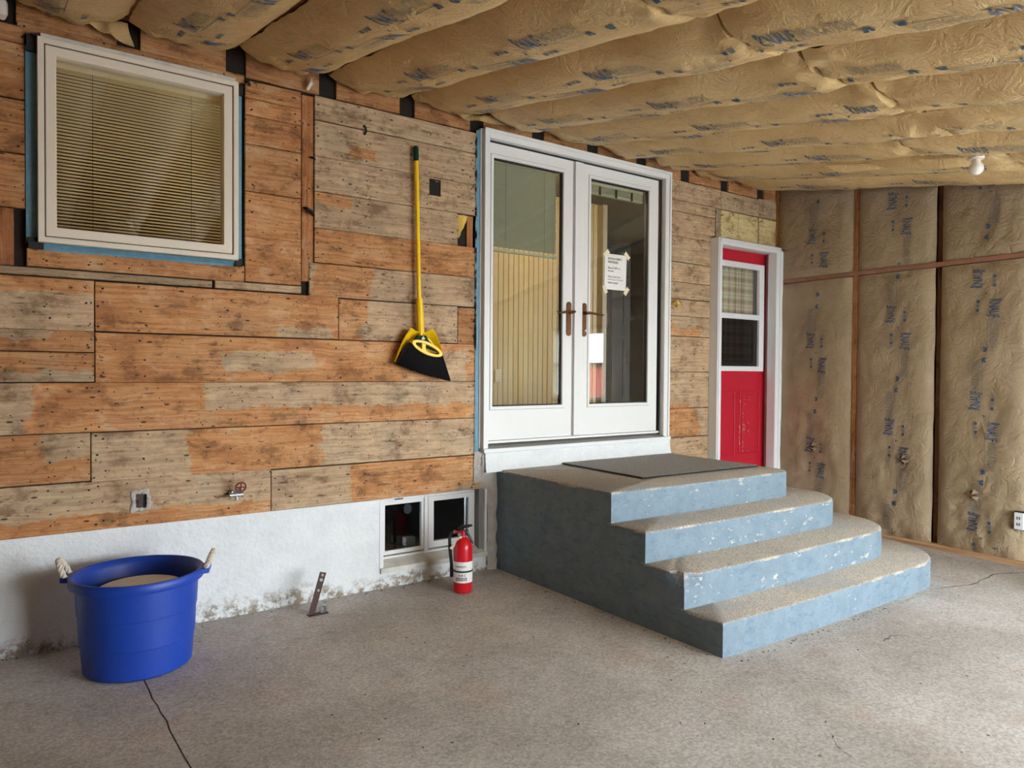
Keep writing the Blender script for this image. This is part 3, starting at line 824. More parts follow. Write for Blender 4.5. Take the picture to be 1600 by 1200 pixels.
# ------------------------------------------------------------------ wall bits: hooks, valve, electrical opening, foam
def tubething(name, pts, r, mat, label, cat, group=None, seg=8):
    return tag(MB().tube(pts, r, seg).build(name, mat, None, smooth=True), label, cat, group)
v = empty('hose_valve', (1.063, -.02, .64))
mb = MB(); mb.tube([(1.045, .0, .680), (1.05, -.045, .680)], .012, 10); mb.tube([(1.025, -.05, .668), (1.095, -.05, .668)], .012, 10); mb.tube([(1.05, -.05, .672), (1.072, -.075, .705)], .007, 8); mb.tube([(1.06, -.05, .665), (1.06, -.055, .64)], .009, 8)
mb.build('valve_body', M['zinc'], v, smooth=True)
cx, cy, cz = 1.076, -.08, .712; mb = MB()
ring = [(cx + .026*math.cos(2*PI*k/24) , cy - .010*math.sin(2*PI*k/24), cz + .026*math.sin(2*PI*k/24)) for k in range(25)]
mb.tube(ring, .0045, 6, cap=False)
for k in range(4): mb.tube([(cx, cy, cz), (cx + .026*math.cos(PI*k/2), cy - .010*math.sin(PI*k/2), cz + .026*math.sin(PI*k/2))], .004, 6)
mb.build('hand_wheel', M['rust'], v, smooth=True)
tag(v, 'small hose valve with rust red hand wheel sticking out of boards', 'valve')
e = empty('electrical_box', (.607, -.01, .63))
mb = MB(); ring_o = []; ring_i = []
for k in range(28):
    a_ = 2*PI*k/28; sq = 1/max(abs(math.cos(a_)), abs(math.sin(a_)))
    j1, j2 = random.uniform(.9, 1.25), random.uniform(.85, 1.0)
    ring_o.append((.607 + .040*sq*j1*math.cos(a_), -.006, .676 + .050*sq*j1*math.sin(a_))); ring_i.append((.607 + .027*sq*j2*math.cos(a_), -.014 - .006*random.random(), .676 + .038*sq*j2*math.sin(a_)))
mb.grid([ring_o + ring_o[:1], ring_i + ring_i[:1], [(p[0], -.002, p[2]) for p in ring_i + ring_i[:1]]])
mb.build('plaster_edge', M['mortar'], e, smooth='all')
MB().box(.580, .634, -.005, .0, .638, .714).build('recess', M['steel'], e)
MB().tube([(.604, -.004, .672), (.604, -.012, .672)], .010, 12).build('pipe_stub', M['black'], e, smooth=True)
MB().prism([(.620,.640),(.640,.635),(.645,.69),(.632,.712),(.622,.70)], -.009, -.004).build('broken_edge', M['dark'], e)
tag(e, 'broken open electrical box with white plaster rim in lowest board', 'electrical box')
tubething('iron_clip', [(1.44, -.012, 2.262), (1.455, -.03, 2.25), (1.478, -.03, 2.238), (1.50, -.012, 2.222)], [.006, .012, .012, .007], M['iron'], 'black iron clip on the corner post, lower of two', 'clip')
tubething('iron_clip', [(1.476, -.006, 2.553), (1.49, -.018, 2.55), (1.508, -.006, 2.548)], [.004, .007, .004], M['iron'], 'small black iron clip on the corner post, upper of two', 'clip')
tubething('wall_hook', [(1.81, -.003, 2.80), (1.812, -.02, 2.785), (1.815, -.022, 2.76), (1.812, -.004, 2.748)], .006, M['iron'], 'black metal hook on the grey boards above the broom', 'hook')
tubething('metal_clip', [(1.118, -.006, 2.895), (1.13, -.025, 2.89), (1.14, -.02, 2.872)], [.006, .010, .006], M['iron'], 'dark clip at the upper right corner of the kitchen window', 'clip')
tubething('wire_connector', [(1.46, -.01, 2.93), (1.475, -.03, 2.965), (1.48, -.02, 2.995)], [.010, .012, .006], M['porcelain'], 'white wire connector above the corner post', 'connector')
tubething('knob_insulator', [(.045, -.02, 2.925), (.045, -.05, 2.93), (.045, -.055, 2.975), (.045, -.02, 2.99)], [.016, .022, .022, .016], M['porcelain'], 'white porcelain knob at the upper left wall edge', 'insulator')
tubething('foam_scrap', [(4.53, -.004, 1.90), (4.545, -.03, 1.915), (4.57, -.03, 1.90), (4.575, -.004, 1.875)], [.012, .022, .018, .008], M['foam'], 'scrap of tan foam stuck beside the french door casing', 'foam scrap')
tubething('corner_pipe', [(5.935, -.12, .42), (5.935, -.12, 2.4)], .006, M['bronze'], 'thin copper pipe in the corner beside the red door', 'pipe')

# ------------------------------------------------------------------ concrete steps
st = empty('concrete_steps', (3.8, -.9, 0))
TIERS = [(.674, .503, -1.165, 4.47, .13), (.503, .336, -1.425, 4.775, .36), (.336, .1645, -1.69, 4.965, .44), (.1645, 0, -1.925, 5.19, .52)]
for i, (zt, zb, yf, xr, r) in enumerate(TIERS):
    x0 = 2.779; yb = -.012 if i == 0 else -.012
    out = [(x0, yb)]
    ny = int(abs(yf - yb)/.05)
    out += [(x0, yb + (yf+.03-yb)*k/ny) for k in range(1, ny+1)]
    nx = int((xr - r - x0)/.05)
    out += [(x0 + .004 + (xr-r-x0)*k/nx, yf + .028*(1-min(1, k/14))) for k in range(1, nx+1)]
    out += [(xr - r + r*math.sin(PI/2*k/14), yf + r - r*math.cos(PI/2*k/14)) for k in range(1, 15)]
    nb = int((yb - yf - r)/.06)
    out += [(xr, yf + r + (yb-yf-r)*k/nb) for k in range(1, nb+1)]
    cen = Vector((3.9, -.7)); n = len(out)
    def ring(inset, z, amp, zamp=0):
        R = []
        for k, (x, y) in enumerate(out):
            a = Vector(out[k-1]); b_ = Vector(out[(k+1) % n]); t = (b_-a).normalized(); nv = Vector((t.y, -t.x))
            hid = i > 0 and x < x0 + .001 and y > TIERS[i-1][2] + .03
            q = Vector((x, y)) - nv*((0 if hid else inset) + amp*(fbm(x*9, y*9, (zb+.4 if hid else z)*9)))
            if i == 2 and Vector((x, y) ).__sub__(Vector((x0, yf))).length < .09 and z > zt-.08: q += Vector((.03, .03))
            R.append((q.x, min(q.y, -.006), z + zamp*fbm(x*12, y*12, 3+i)))
        return R
    rings = [ring(0, zb, .002), ring(0, zb + (zt-zb)*.5, .003), ring(.001, zt-.018, .003), ring(.005, zt-.006, .005, .002), ring(.016, zt, .006)]
    mb = MB(); vs = [p for R in rings for p in R]; fs = []
    for a in range(len(rings)-1):
        for k in range(n): fs.append((a*n+k, a*n+(k+1) % n, (a+1)*n+(k+1) % n, (a+1)*n+k))
    m0 = (len(rings)-1)*n; vs.append((3.9, -.7, zt)); fs += [(m0+k, m0+(k+1) % n, len(vs)-1) for k in range(n)]
    mb.add(vs, fs)
    mb.build('platform' if i == 0 else 'step', M['steps'], st, smooth=True)
tag(st, 'blue painted concrete steps with rounded corner below the french door', 'steps')

mb = MB(); P = []
for i in range(15):
    r = []
    for k in range(15):
        u_, v_ = i/14, k/14
        x = 3.285 + 1.115*u_ + .035*v_; y = -.885 + .845*v_ - .035*u_
        r.append((x, y, .688 + .0015*fbm(x*5, y*5)))
    P.append(r)
mb.grid(P)
Pb = [[(p[0], p[1], .677) for p in r] for r in P]
mb.grid(Pb, flip=True)
def edge(a, b_):
    for k in range(len(a)-1): mb.add([a[k], a[k+1], b_[k+1], b_[k]], [(0,1,2,3)])
edge(P[0], Pb[0]); edge(P[-1], Pb[-1]); edge([r[0] for r in P], [r[0] for r in Pb]); edge([r[-1] for r in P], [r[-1] for r in Pb])
dm = empty('door_mat', (3.86, -.46, .676))
mb.build('pile', M['mat'], dm)
brd = MB()
c4 = [(P[0][0][0], P[0][0][1]), (P[14][0][0], P[14][0][1]), (P[14][14][0], P[14][14][1]), (P[0][14][0], P[0][14][1])]
for k in range(4):
    a, b_ = c4[k], c4[(k+1) % 4]; brd.tube([(*a, .6825), (*b_, .6825)], .0055, 6)
brd.build('rubber_edge', M['black'], dm)
tag(dm, 'dark grey rectangular door mat on the top of the steps', 'mat')

# ------------------------------------------------------------------ blue bucket
bx, by = .535, -.415
bk = empty('muck_bucket', (bx, by, 0))
prof = [(.0, .0), (.205, .0), (.222, .012), (.232, .135), (.2355, .138), (.2405, .262), (.244, .265), (.250, .385), (.272, .388), (.275, .396), (.275, .424), (.270, .430), (.262, .430), (.250, .418), (.240, .40), (.216, .02), (.0, .02)]
MB().lathe(prof, bx, by, 0, 64, capb=False, capt=False).build('tub', M['blue'], bk, smooth=True)
dirh = Vector((.86, -.51))  # handle axis
dirh = Vector((.95, -.32)).normalized(); pv = Vector((-dirh.y, dirh.x))
for s in (-1, 1):
    c = Vector((bx, by)) + dirh*.270*s
    mb = MB(); q = []
    for u_, v_ in ((-.02, -.065), (.032, -.05), (.032, .05), (-.02, .065)):
        p = c + dirh*s*u_ + pv*v_; q.append(p)
    mb.add([(p.x, p.y, .405) for p in q] + [(p.x, p.y, .428) for p in q], [(0,1,2,3),(4,5,6,7),(0,1,5,4),(1,2,6,5),(2,3,7,6),(3,0,4,7)])
    mb.build('handle_lug', M['blue'], bk, bevel=.004)
    pts = []
    for k in range(25):
        a = PI*k/24; p = c + dirh*s*(.012 + .034*math.sin(a)) + pv*(.038*math.cos(a)); pts.append(Vector((p.x, p.y, .41 + .085*math.sin(a)**.8)))
    mb = MB()
    for st_ in range(3):
        q = []
        for k, p in enumerate(pts):
            t = (pts[min(k+1, 24)] - pts[max(k-1, 0)]).normalized(); n1 = t.cross(Vector((dirh.x, dirh.y, 0))).normalized(); n2 = t.cross(n1)
            a = k*1.0 + 2*PI*st_/3; q.append(p + (n1*math.cos(a) + n2*math.sin(a))*.0066)
        mb.tube(q, .0074, 7)
    mb.build('rope_handle', M['rope'], bk, smooth=True)
tag(bk, 'large round blue plastic tub with rope handles by the white wall', 'bucket')
mb = MB(); P = []
mb.lathe([(.0, .365), (.08, .366), (.15, .363), (.170, .357), (.176, .345), (.176, .31), (.0, .31)], bx+.01, by+.005, 0, 40, capb=False, capt=False)
pl = empty('plastic_pail', (bx+.01, by+.005, .022))
mb.build('lid', M['whitelid'], pl, smooth=True)
MB().lathe([(.150, .022), (.168, .31)], bx+.01, by+.005, 0, 40).build('pail_body', M['whitelid'], pl, smooth=True)
tag(pl, 'dirty white round lidded pail standing inside the blue tub', 'pail')

# ------------------------------------------------------------------ steel bracket on the floor
br = empty('steel_bracket', (1.41, -.22, 0))
mb = MB(); d = Vector((.075, .02, .225)); o_ = Vector((1.388, -.232, 0)); wv = Vector((.034, -.006, -.010)); tv = Vector((.006, .012, 0))
mb.add([o_, o_+wv+Vector((0,0,.010)), o_+wv+d, o_+d, o_+tv, o_+wv+tv+Vector((0,0,.010)), o_+wv+d+tv, o_+d+tv], [(0,1,2,3),(7,6,5,4),(0,4,5,1),(1,5,6,2),(2,6,7,3),(3,7,4,0)])
mb.build('flat_bar', M['steel'], br, bevel=.0015)
for k in (.60, .84, .95):
    p = o_ + d*k + wv*.55 - tv*.15; r = .007 if k != .84 else .009
    mb = MB(); mb.tube([p + Vector((0,.002,0)), p - tv*.12], r, 12); mb.build('bolt_hole', M['zinc'], br, smooth=True)
mb = MB(); mb.tube([(1.485, -.225, 0), (1.485, -.222, .072)], .0035, 6); mb.tube([(1.478 + .016*math.cos(a_), -.226, .022 + .022*math.sin(a_)) for a_ in [2*PI*k/16 for k in range(17)]], .006, 6, cap=False)
mb.build('anchor_ring', M['zinc'], br, smooth=True)
MB().box(1.39, 1.50, -.25, -.212, 0, .005).build('base_plate', M['steel'], br)
tag(br, 'rusty flat steel bar bracket leaning from the floor by white wall', 'bracket')

# ------------------------------------------------------------------ fire extinguisher
ex, ey, R = 2.318, -.330, .0575
fe = empty('fire_extinguisher', (ex, ey, 0))
MB().lathe([(.050, 0), (.0555, .004), (R, .012), (R, .262), (.055, .285), (.046, .308), (.030, .326), (.016, .334), (.014, .345)], ex, ey, 0, 36).build('cylinder', M['exred'], fe, smooth=True)
MB().lathe([(R+.0008, .066), (R+.0008, .192)], ex, ey, 0, 36, capb=False, capt=False).build('paper_label', M['paper'], fe, smooth='all')
MB().lathe([(R+.001, .128), (R+.003, .129), (R+.003, .138), (R+.001, .139)], ex, ey, 0, 36, capb=False, capt=False).build('strap', M['black'], fe, smooth=True)
lb = MB()
facing = math.atan2(-4.04-ey, -ex)
def on_can(u_, z): a = facing + u_/R; return (ex + (R+.0016)*math.cos(a), ey + (R+.0016)*math.sin(a), z)
for s, u0, u1, z0, z1, bd in (('FIRE', -.046, -.016, .160, .168, .02), ('EXT.', -.012, .022, .160, .169, .03), ('A B C', -.028, .018, .105, .118, .02)):
    vs, fs = fit(text_mesh(s, bd), u0, u1, z0, z1); lb.add([on_can(a, b_) for a, b_ in vs], fs)
for k in range(3):
    u0 = -.044 + .024*k
    for q in ((0, .0, .020, .004), (0, .014, .020, .018), (0, 0, .004, .018), (.016, 0, .020, .018), (.008, .006, .013, .012)):
        lb.add([on_can(u0+q[0], .080+q[1]), on_can(u0+q[2], .080+q[1]), on_can(u0+q[2], .080+q[3]), on_can(u0+q[0], .080+q[3])], [(0,1,2,3)])
lb.add([on_can(-.046, .0715), on_can(.02, .0715), on_can(.02, .075), on_can(-.046, .075)], [(0,1,2,3)])
lb.build('label_print', M['ink'], fe)['kind'] = 'stuff'
rt = Vector((.81, -.585, 0))
def q_(a, z, d=0): return Vector((ex, ey, z)) + rt*a + Vector((-.585, -.81, 0))*d
mb = MB(); mb.tube([q_(0, .338), q_(0, .372)], .015, 12); mb.tube([q_(-.008, .358), q_(-.05, .362)], .010, 8); mb.build('valve_head', M['red'], fe, smooth=True)
mb = MB(); mb.tube([q_(-.03, .378), q_(-.005, .394), q_(.03, .400), q_(.056, .404)], [.008, .013, .010, .005], 8); mb.build('carry_lever', M['black'], fe, smooth=True)
mb = MB(); mb.tube([q_(-.01, .372), q_(.018, .365), q_(.042, .33), q_(.062, .292)], [.012, .010, .008, .005], 8); mb.build('squeeze_lever', M['black'], fe, smooth=True)
mb = MB(); mb.tube([q_(-.048, .362), q_(-.072, .355), q_(-.082, .33), q_(-.080, .26), q_(-.070, .17), q_(-.0685, .09)], [.009, .010, .010, .010, .010, .011], 10); mb.build('hose', M['black'], fe, smooth=True)
MB().tube([q_(-.05, .362, .0), q_(-.058, .362)], .011, 10).build('hose_collar', M['zinc'], fe, smooth=True)
a, b_, c, d = q_(-.012, .344, .02), q_(-.002, .336, .022), q_(-.064, .262, .03), q_(-.080, .270, .03)
MB().add([a, b_, c, d] + [p + Vector((.002, .003, 0)) for p in (a, b_, c, d)], [(0,1,2,3),(7,6,5,4),(0,4,5,1),(1,5,6,2),(2,6,7,3),(3,7,4,0)]).build('inspection_tag', M['masking'], fe)
MB().tube([q_(-.02, .350, .014), q_(-.02, .350, .024)], .011, 14).build('pressure_gauge', M['zinc'], fe, smooth=True)
tag(fe, 'red fire extinguisher with black hose standing by the basement window', 'fire extinguisher')

# ------------------------------------------------------------------ broom and dustpan hung on the boards
bm_ = empty('broom', (2.17, -.05, 1.27))
MB().tube([(2.143, -.035, 2.70), (2.161, -.045, 1.855), (2.172, -.055, 1.535)], .0135, 12).build('handle', M['yellow'], bm_, smooth=True)
MB().tube([(2.1412, -.034, 2.735), (2.1414, -.034, 2.730), (2.1418, -.034, 2.722), (2.1432, -.0345, 2.645), (2.1434, -.0346, 2.640)], [.006, .013, .0165, .0165, .0145], 12).build('grip', M['green'], bm_, smooth=True)
K = lambda x, y: (2.172 + (x-565)*.000437 , 1.557 - (y-400)*.000418 + (x-565)*.00002)   # zoom pixel of the broom head -> wall plane metres
cap = [K(*p) for p in ((490, 395), (625, 395), (660, 460), (730, 530), (860, 660), (800, 640), (600, 560), (390, 510), (440, 460))]
MB().prism(cap, -.078, -.050).build('head_cap', M['green'], bm_, bevel=.004)
MB().prism([K(*p) for p in ((572, 405), (600, 440), (595, 460), (550, 460), (548, 440))], -.0795, -.078).build('cap_badge', M['masking'], bm_)
N = 40; oo = []; ii = []
for k in range(N):
    a_ = 2*PI*k/N; ca, sa = math.cos(a_), math.sin(a_)
    sh = lambda rx, ry, ex_: (rx*math.copysign(abs(ca)**1.15, ca), ry*math.copysign(abs(sa)**ex_, sa))
    th = math.radians(23.5)
    for lst, rx, ry in ((oo, 268, 92), (ii, 205, 48)):
        u_, v_ = sh(rx, ry, 1.0)
        lst.append(K(622 + u_*math.cos(th) - v_*math.sin(th), 590 + u_*math.sin(th) + v_*math.cos(th)))
mb = MB()
vs = [(a_, -.098, b_) for a_, b_ in oo] + [(a_, -.098, b_) for a_, b_ in ii] + [(a_, -.060, b_) for a_, b_ in oo] + [(a_, -.060, b_) for a_, b_ in ii]
fs = []
for k in range(N):
    n = (k+1) % N; fs += [(k, n, N+n, N+k), (2*N+n, 2*N+k, 3*N+k, 3*N+n), (n, k, 2*N+k, 2*N+n), (N+k, N+n, 3*N+n, 3*N+k)]
mb.add(vs, fs); mb.build('head_ring', M['yellow'], bm_, bevel=.003)
mb = MB(); mb.prism([K(540, 490), K(600, 500), K(604, 640), K(536, 620)], -.092, -.064); mb.build('head_post', M['yellow'], bm_, bevel=.003)
mb = MB()
tl, tr, bl, brr = K(345, 520), K(862, 690), K(150, 790), K(1012, 1088)
for i in range(64):
    for j in range(3):
        u_ = (i + random.uniform(.1, .9))/64
        a_ = (tl[0]*(1-u_)+tr[0]*u_, tl[1]*(1-u_)+tr[1]*u_ + .012 - .03*math.sin(PI*u_)); b_ = (bl[0]*(1-u_)+brr[0]*u_, bl[1]*(1-u_)+brr[1]*u_ + random.uniform(-.004, .004) - .008*math.sin(PI*u_))
        y = -.088 + .018*j
        r1, r2 = .004, .0062
        mb.add([(a_[0]-r1, y, a_[1]), (a_[0]+r1, y, a_[1]), (a_[0], y-.006, a_[1]), (b_[0]-r2, y+.004, b_[1]), (b_[0]+r2, y+.004, b_[1]), (b_[0], y-.007, b_[1])], [(0,3,5,2),(2,5,4,1),(1,4,3,0),(3,4,5)])
o = mb.build('bristles', M['bristle'], bm_); o['kind'] = 'stuff'
tag(bm_, 'yellow handled angle broom with black bristles hung on the boards', 'broom')

dp = empty('dustpan', (2.17, -.03, 1.39))
outer = [K(*p) for p in ((150, 775), (195, 640), (240, 520), (300, 400), (390, 275), (450, 310), (530, 350), (620, 345), (680, 325), (742, 292), (800, 380), (850, 480), (885, 590), (905, 690), (920, 800))]
inner = [K(*p) for p in ((205, 775), (270, 640), (330, 530), (390, 450), (450, 415), (500, 395), (540, 390), (610, 390), (660, 400), (700, 420), (750, 455), (800, 510), (840, 600), (865, 690), (885, 800))]
mb = MB(); n = len(outer)
lip = [(a_, -.066, b_) for a_, b_ in outer]; lip2 = [(a_*.86 + b2[0]*.14, -.070, b_*.86 + b2[1]*.14) for (a_, b_), b2 in zip(outer, inner)]
flr = [(a_, -.024, b_) for a_, b_ in inner]; bck = [(a_*.55 + b2[0]*.45, -.018, b_*.55 + b2[1]*.45) for (a_, b_), b2 in zip(outer, inner)]
mb.grid([bck, lip, lip2, flr])
mb.add(flr, [tuple(range(n))]); mb.add([(p[0], -.018, p[2]) for p in flr], [tuple(range(n-1, -1, -1))])
mb.build('pan', M['yellow'], dp, smooth=True)
MB().tube([(2.1645, -.045, 1.79), (2.172, -.052, 1.57)], [.021, .024], 12).build('clip_sleeve', M['yellow'], dp, smooth=True)
tag(dp, 'yellow dustpan clipped behind the broom head', 'dustpan')

# ------------------------------------------------------------------ printed pattern of the insulation facing (t along, s across)
PRINT = []
tmK = text_mesh('KNAUF', .018, shear=.08); tmI = text_mesh('INSULATION', outline=True)
def unit_half():
    L = []
    vs, fs = fit(tmK, 0, .138, .028, .108); L.append((vs, fs, 0))
    L.append(([(.002,.10),(.014,.10),(.016,.120),(.004,.126)], [(0,1,2,3)], 0))
    L.append(([(.112,.010),(.122,.016),(.124,.03),(.113,.03)], [(0,1,2,3)], 0))
    vs, fs = fit(tmI, .145, .348, .036, .100); L.append((vs, fs, 1))
    L.append(([(.07,.014),(.35,.014),(.35,.018),(.07,.018)], [(0,1,2,3)], 1))
    n = 10
    for cx_, cy_, rx, ry in ((.362, .012, .016, .010), (.352, -.004, .010, .008), (.374, -.002, .008, .010)):
        L.append(([(cx_ + rx*math.cos(2*PI*k/n), cy_ + ry*math.sin(2*PI*k/n)) for k in range(n)], [tuple(range(n))], 0))
    for k in range(4):
        c_ = .012 + .032*k; r = .011
        if k == 3:
            L.append(([(c_ + r*math.cos(2*PI*j/12), -.062 + r*math.sin(2*PI*j/12)) for j in range(12)] + [(c_ + .7*r*math.cos(2*PI*j/12), -.062 + .7*r*math.sin(2*PI*j/12)) for j in range(12)], [(j, (j+1) % 12, 12+(j+1) % 12, 12+j) for j in range(12)], 1))
        else:
            L.append(([(c_-r, -.073), (c_+r, -.073), (c_+r, -.051), (c_-r, -.051)], [(0,1,2,3)], 0 if k != 1 else 1))
    L.append(([(-.052, -.008), (-.036, -.004), (-.044, .008)], [(0,1,2)], 0))
    return L
HALF = unit_half()
def print_on(parent, t0s, tmin, tmax, mapping):
    mb = MB()
    for t0 in t0s:
        for flip in (False, True):
            for vs, fs, m in HALF:
                q = [((-.088 - a_, -b_) if flip else (a_, b_)) for a_, b_ in vs]
                if min(t0 + a_ for a_, b_ in q) < tmin + .01 or max(t0 + a_ for a_, b_ in q) > tmax - .01: continue
                mb.add([mapping(t0 + a_, b_) for a_, b_ in q], fs, m)
    if mb.v: mb.build('printed_lettering', [M['print'], M['print2']], parent, fix=False)

# ------------------------------------------------------------------ ceiling
ZC, SL, BULGE = 3.055, .178, .092
mb = MB(); mb.add([(-2.8, .14, ZC+.17+SL*.14), (6.3, .14, ZC+.17+SL*.14), (6.3, -6.6, ZC+.17-SL*6.6), (-2.8, -6.6, ZC+.17-SL*6.6)] + [(-2.8, .14, ZC+.21+SL*.14), (6.3, .14, ZC+.21+SL*.14), (6.3, -6.6, ZC+.21-SL*6.6), (-2.8, -6.6, ZC+.21-SL*6.6)], [(0,1,2,3),(7,6,5,4),(0,4,5,1),(1,5,6,2),(2,6,7,3),(3,7,4,0)])
ceiling = structure(mb.build('ceiling', M['rough']))
def sloped(x0, x1, ya, yb, za, zb, name, mat, parent):
    return MB().add([(x0,ya,za+SL*ya),(x1,ya,za+SL*ya),(x1,yb,za+SL*yb),(x0,yb,za+SL*yb),(x0,ya,zb+SL*ya),(x1,ya,zb+SL*ya),(x1,yb,zb+SL*yb),(x0,yb,zb+SL*yb)], [(0,1,2,3),(7,6,5,4),(0,4,5,1),(1,5,6,2),(2,6,7,3),(3,7,4,0)]).build(name, mat, parent)
for sx in SEAMS:
    if sx < 6.1:
        o = sloped(sx-.019, sx+.019, .03, -6.25, ZC+.012, ZC+.17, 'rafter', M['wood_v'], ceiling)
        o['grey'] = 0.0; o['tone'] = .8; o['patch_a'] = [90.0, 91.0, 90.0, 91.0]; o['patch_b'] = [90.0, 91.0, 90.0, 91.0]
JY = -2.34
def batt_z(c, w, x, y, ends, seed):
    u_ = max(-1, min(1, 2*(x-c)/w)); au = abs(u_)
    b_ = BULGE*(1 - au**2.3) ** .85 if au < 1 else 0
    e = min(abs(y-ends[0]), abs(y-ends[1])); ef = min(1, e/.30)
    b_ *= .78 + .22*math.sqrt(ef)
    wr = .016*fbm(x*3.2+seed, y*2.2, seed, 3)
    edge_ = au**2
    k = 1 + 2.2*(1-ef)
    wr += .010*k*edge_*abs(noise.noise(Vector((y*11 + u_*1.5, seed, u_)))) + .010*k*(1-ef)*noise.noise(Vector((x*13, y*9, seed)))
    wr += .006*(1-abs(noise.noise(Vector((x*5 + y*6, y*3 - x*4, seed*2)))))
    return ZC + SL*y - b_ - wr + .01
PHASE = [0, 0, 0, 0, 0, -.55, -.2, -.47, -.48, -.72, -.59, -.49, -.35, -.45, -.41, -.2, -.6, -.3]
rw_x = lambda y: 5.945 + .0335*y
for i in range(len(SEAMS)-1):
    x0, x1 = SEAMS[i]+.006, SEAMS[i+1]-.006
    if SEAMS[i] < -1.9: continue
    if x1 > 5.96: x1 = 5.965
    c, w = (SEAMS[i]+SEAMS[i+1])/2, x1-x0
    if x1 - x0 < .4: c = (x0+x1)/2
    ya = -.035 - .03*((i*7) % 3)
    jy = JY + .05*noise.noise(Vector((i*3.7, 1, 0))) + (.36 if i == 14 else 0)
    for (a_, b2, piece) in ((ya, jy+.006, 0), (jy-.010, -6.15, 1)):
        stp = .022 if (piece == 0 or True) else .04
        ys = [a_]; 
        while ys[-1] > b2 + .001:
            s_ = .022 if ys[-1] > -3.4 else .08
            ys.append(max(b2, ys[-1]-s_))
        P = []
        sd = i*5.3 + piece*2.1
        for y in ys:
            r = []
            for k in range(27):
                x = x0 + w*k/26
                r.append((x, y, batt_z(c, w, x, y, (a_, b2), sd)))
            P.append(r)
        mb = MB(); mb.grid(P)
        # folded end faces
        for row in (P[0], P[-1]):
            top = [(p[0], p[1], ZC+SL*p[1]+.10) for p in row]; mb.grid([row, top])
        bt = mb.build('insulation_batt', M['kraft'], ceiling, smooth='all', fix=True)
        if x1 - x0 > .4 and SEAMS[i] > -.3:
            t0s = [PHASE[i] - .915*k for k in range(0, 5)]
            mp = lambda t, s, c=c, w=w, a_=a_, b2=b2, sd=sd: (c - s*1.05, -t, batt_z(c, w, c - s*1.05, -t, (a_, b2), sd) - .004)
            print_on(bt, [-v for v in t0s], -a_, min(-b2, 3.6), mp)
# torn facing flaps
def flap(pts, name='torn_flap', parent=None, mat='kraft'):
    (a_, b_, c_, tip) = [Vector(p) for p in pts]
    P = []
    for i in range(9):
        u_ = i/8; r = []
        for k in range(7):
            v_ = k/6
            base = a_*(1-v_) + b_*v_; end = c_*(1-v_) + tip*v_
            p = base*(1-u_) + end*u_
            p = p + Vector((.012*math.sin(5*v_+3*u_), .012*math.sin(4*u_+6*v_), -.02*math.sin(PI*u_)*math.cos(5*v_)))
            r.append(tuple(p))
        P.append(r)
    return MB().grid(P).build(name, M[mat], parent or ceiling, smooth='all')
def cz_(y): return ZC + SL*y - .06
flap([(3.54, -2.18, cz_(-2.18)), (3.57, -2.50, cz_(-2.50)), (3.64, -2.26, cz_(-2.3)-.085), (3.67, -2.36, cz_(-2.3)-.095)])
flap([(4.62, -1.88, cz_(-1.88)), (4.66, -2.20, cz_(-2.20)), (4.70, -2.00, cz_(-2.0)-.05), (4.73, -2.22, cz_(-2.2)-.035)])
flap([(.36, -.04, 3.01), (.56, -.04, 3.03), (.47, -.06, 2.95), (.56, -.07, 2.91)])
flap([(2.42, -.04, 3.01), (2.80, -.06, 3.02), (2.54, -.08, 2.96), (2.76, -.12, 2.965)])
flap([(4.60, -1.28, cz_(-1.28)-.01), (4.64, -1.65, cz_(-1.65)-.01), (4.68, -1.45, cz_(-1.45)-.05), (4.70, -1.66, cz_(-1.65)-.03)])

lamp = empty('ceiling_lampholder', (4.53, -2.24, 2.472))
MB().lathe([(.040, .088), (.040, .105), (.026, .112), (.022, .130)], 4.53, -2.24, 2.472, 20).build('porcelain_base', M['porcelain'], lamp, smooth=True)
MB().lathe([(.001, 0), (.020, .004), (.034, .018), (.038, .036), (.034, .054), (.022, .072), (.018, .092)], 4.53, -2.24, 2.472, 20).build('bulb', M['porcelain'], lamp, smooth='all')
tag(lamp, 'white light bulb in a porcelain holder on the insulated ceiling', 'light bulb')

# ------------------------------------------------------------------ right wall
def rwp(y, z, d): return (rw_x(y) - d, y, z)
mb = MB()
def rbox(y0, y1, z0, z1, d0, d1, m=None):
    m = m or mb
    vs = [rwp(y, z, d) for z in (z0, z1) for (y, d) in ((y0, d0), (y1, d0), (y1, d1), (y0, d1))]
    m.add(vs, [(0,1,2,3),(7,6,5,4),(0,4,5,1),(1,5,6,2),(2,6,7,3),(3,7,4,0)]); return m
for y0, y1, z0, z1 in ((-2.16, .14, 0, 3.3), (-4.75, -3.15, 0, 3.3), (GY0, GY1, 2.02, 3.3), (-6.6, GY0, 0, 3.3), (-3.15, -2.16, 0, 1.0), (-3.15, -2.16, 1.85, 3.3)): rbox(y0, y1, z0, z1, -.12, -.03)
wall_right = structure(mb.build('wall_right', M['dark']))
RS = [-.012, -.789, -1.456, -2.10]
def roof(y): return ZC + SL*y - .02
for k, y in enumerate(RS + [-3.2, -3.8, -4.4]):
    o = rbox(y-.019, y+.019, .04, roof(y)+.1, -.03, .014 if k != 2 else -.012, MB()).build('stud', M['wood_v'], wall_right)
    o['grey'] = 0.0; o['tone'] = .78 if k != 2 else .3; o['patch_a'] = [90.0, 91.0, 90.0, 91.0]; o['patch_b'] = [90.0, 91.0, 90.0, 91.0]
rbox(-2.12, -.02, 2.163, 2.196, -.03, .034, MB()).build('girt', M['girt'], wall_right)
bp = rbox(-4.75, -.02, 0, .038, -.03, .050, MB()).build('bottom_plate', M['wood'], wall_right)
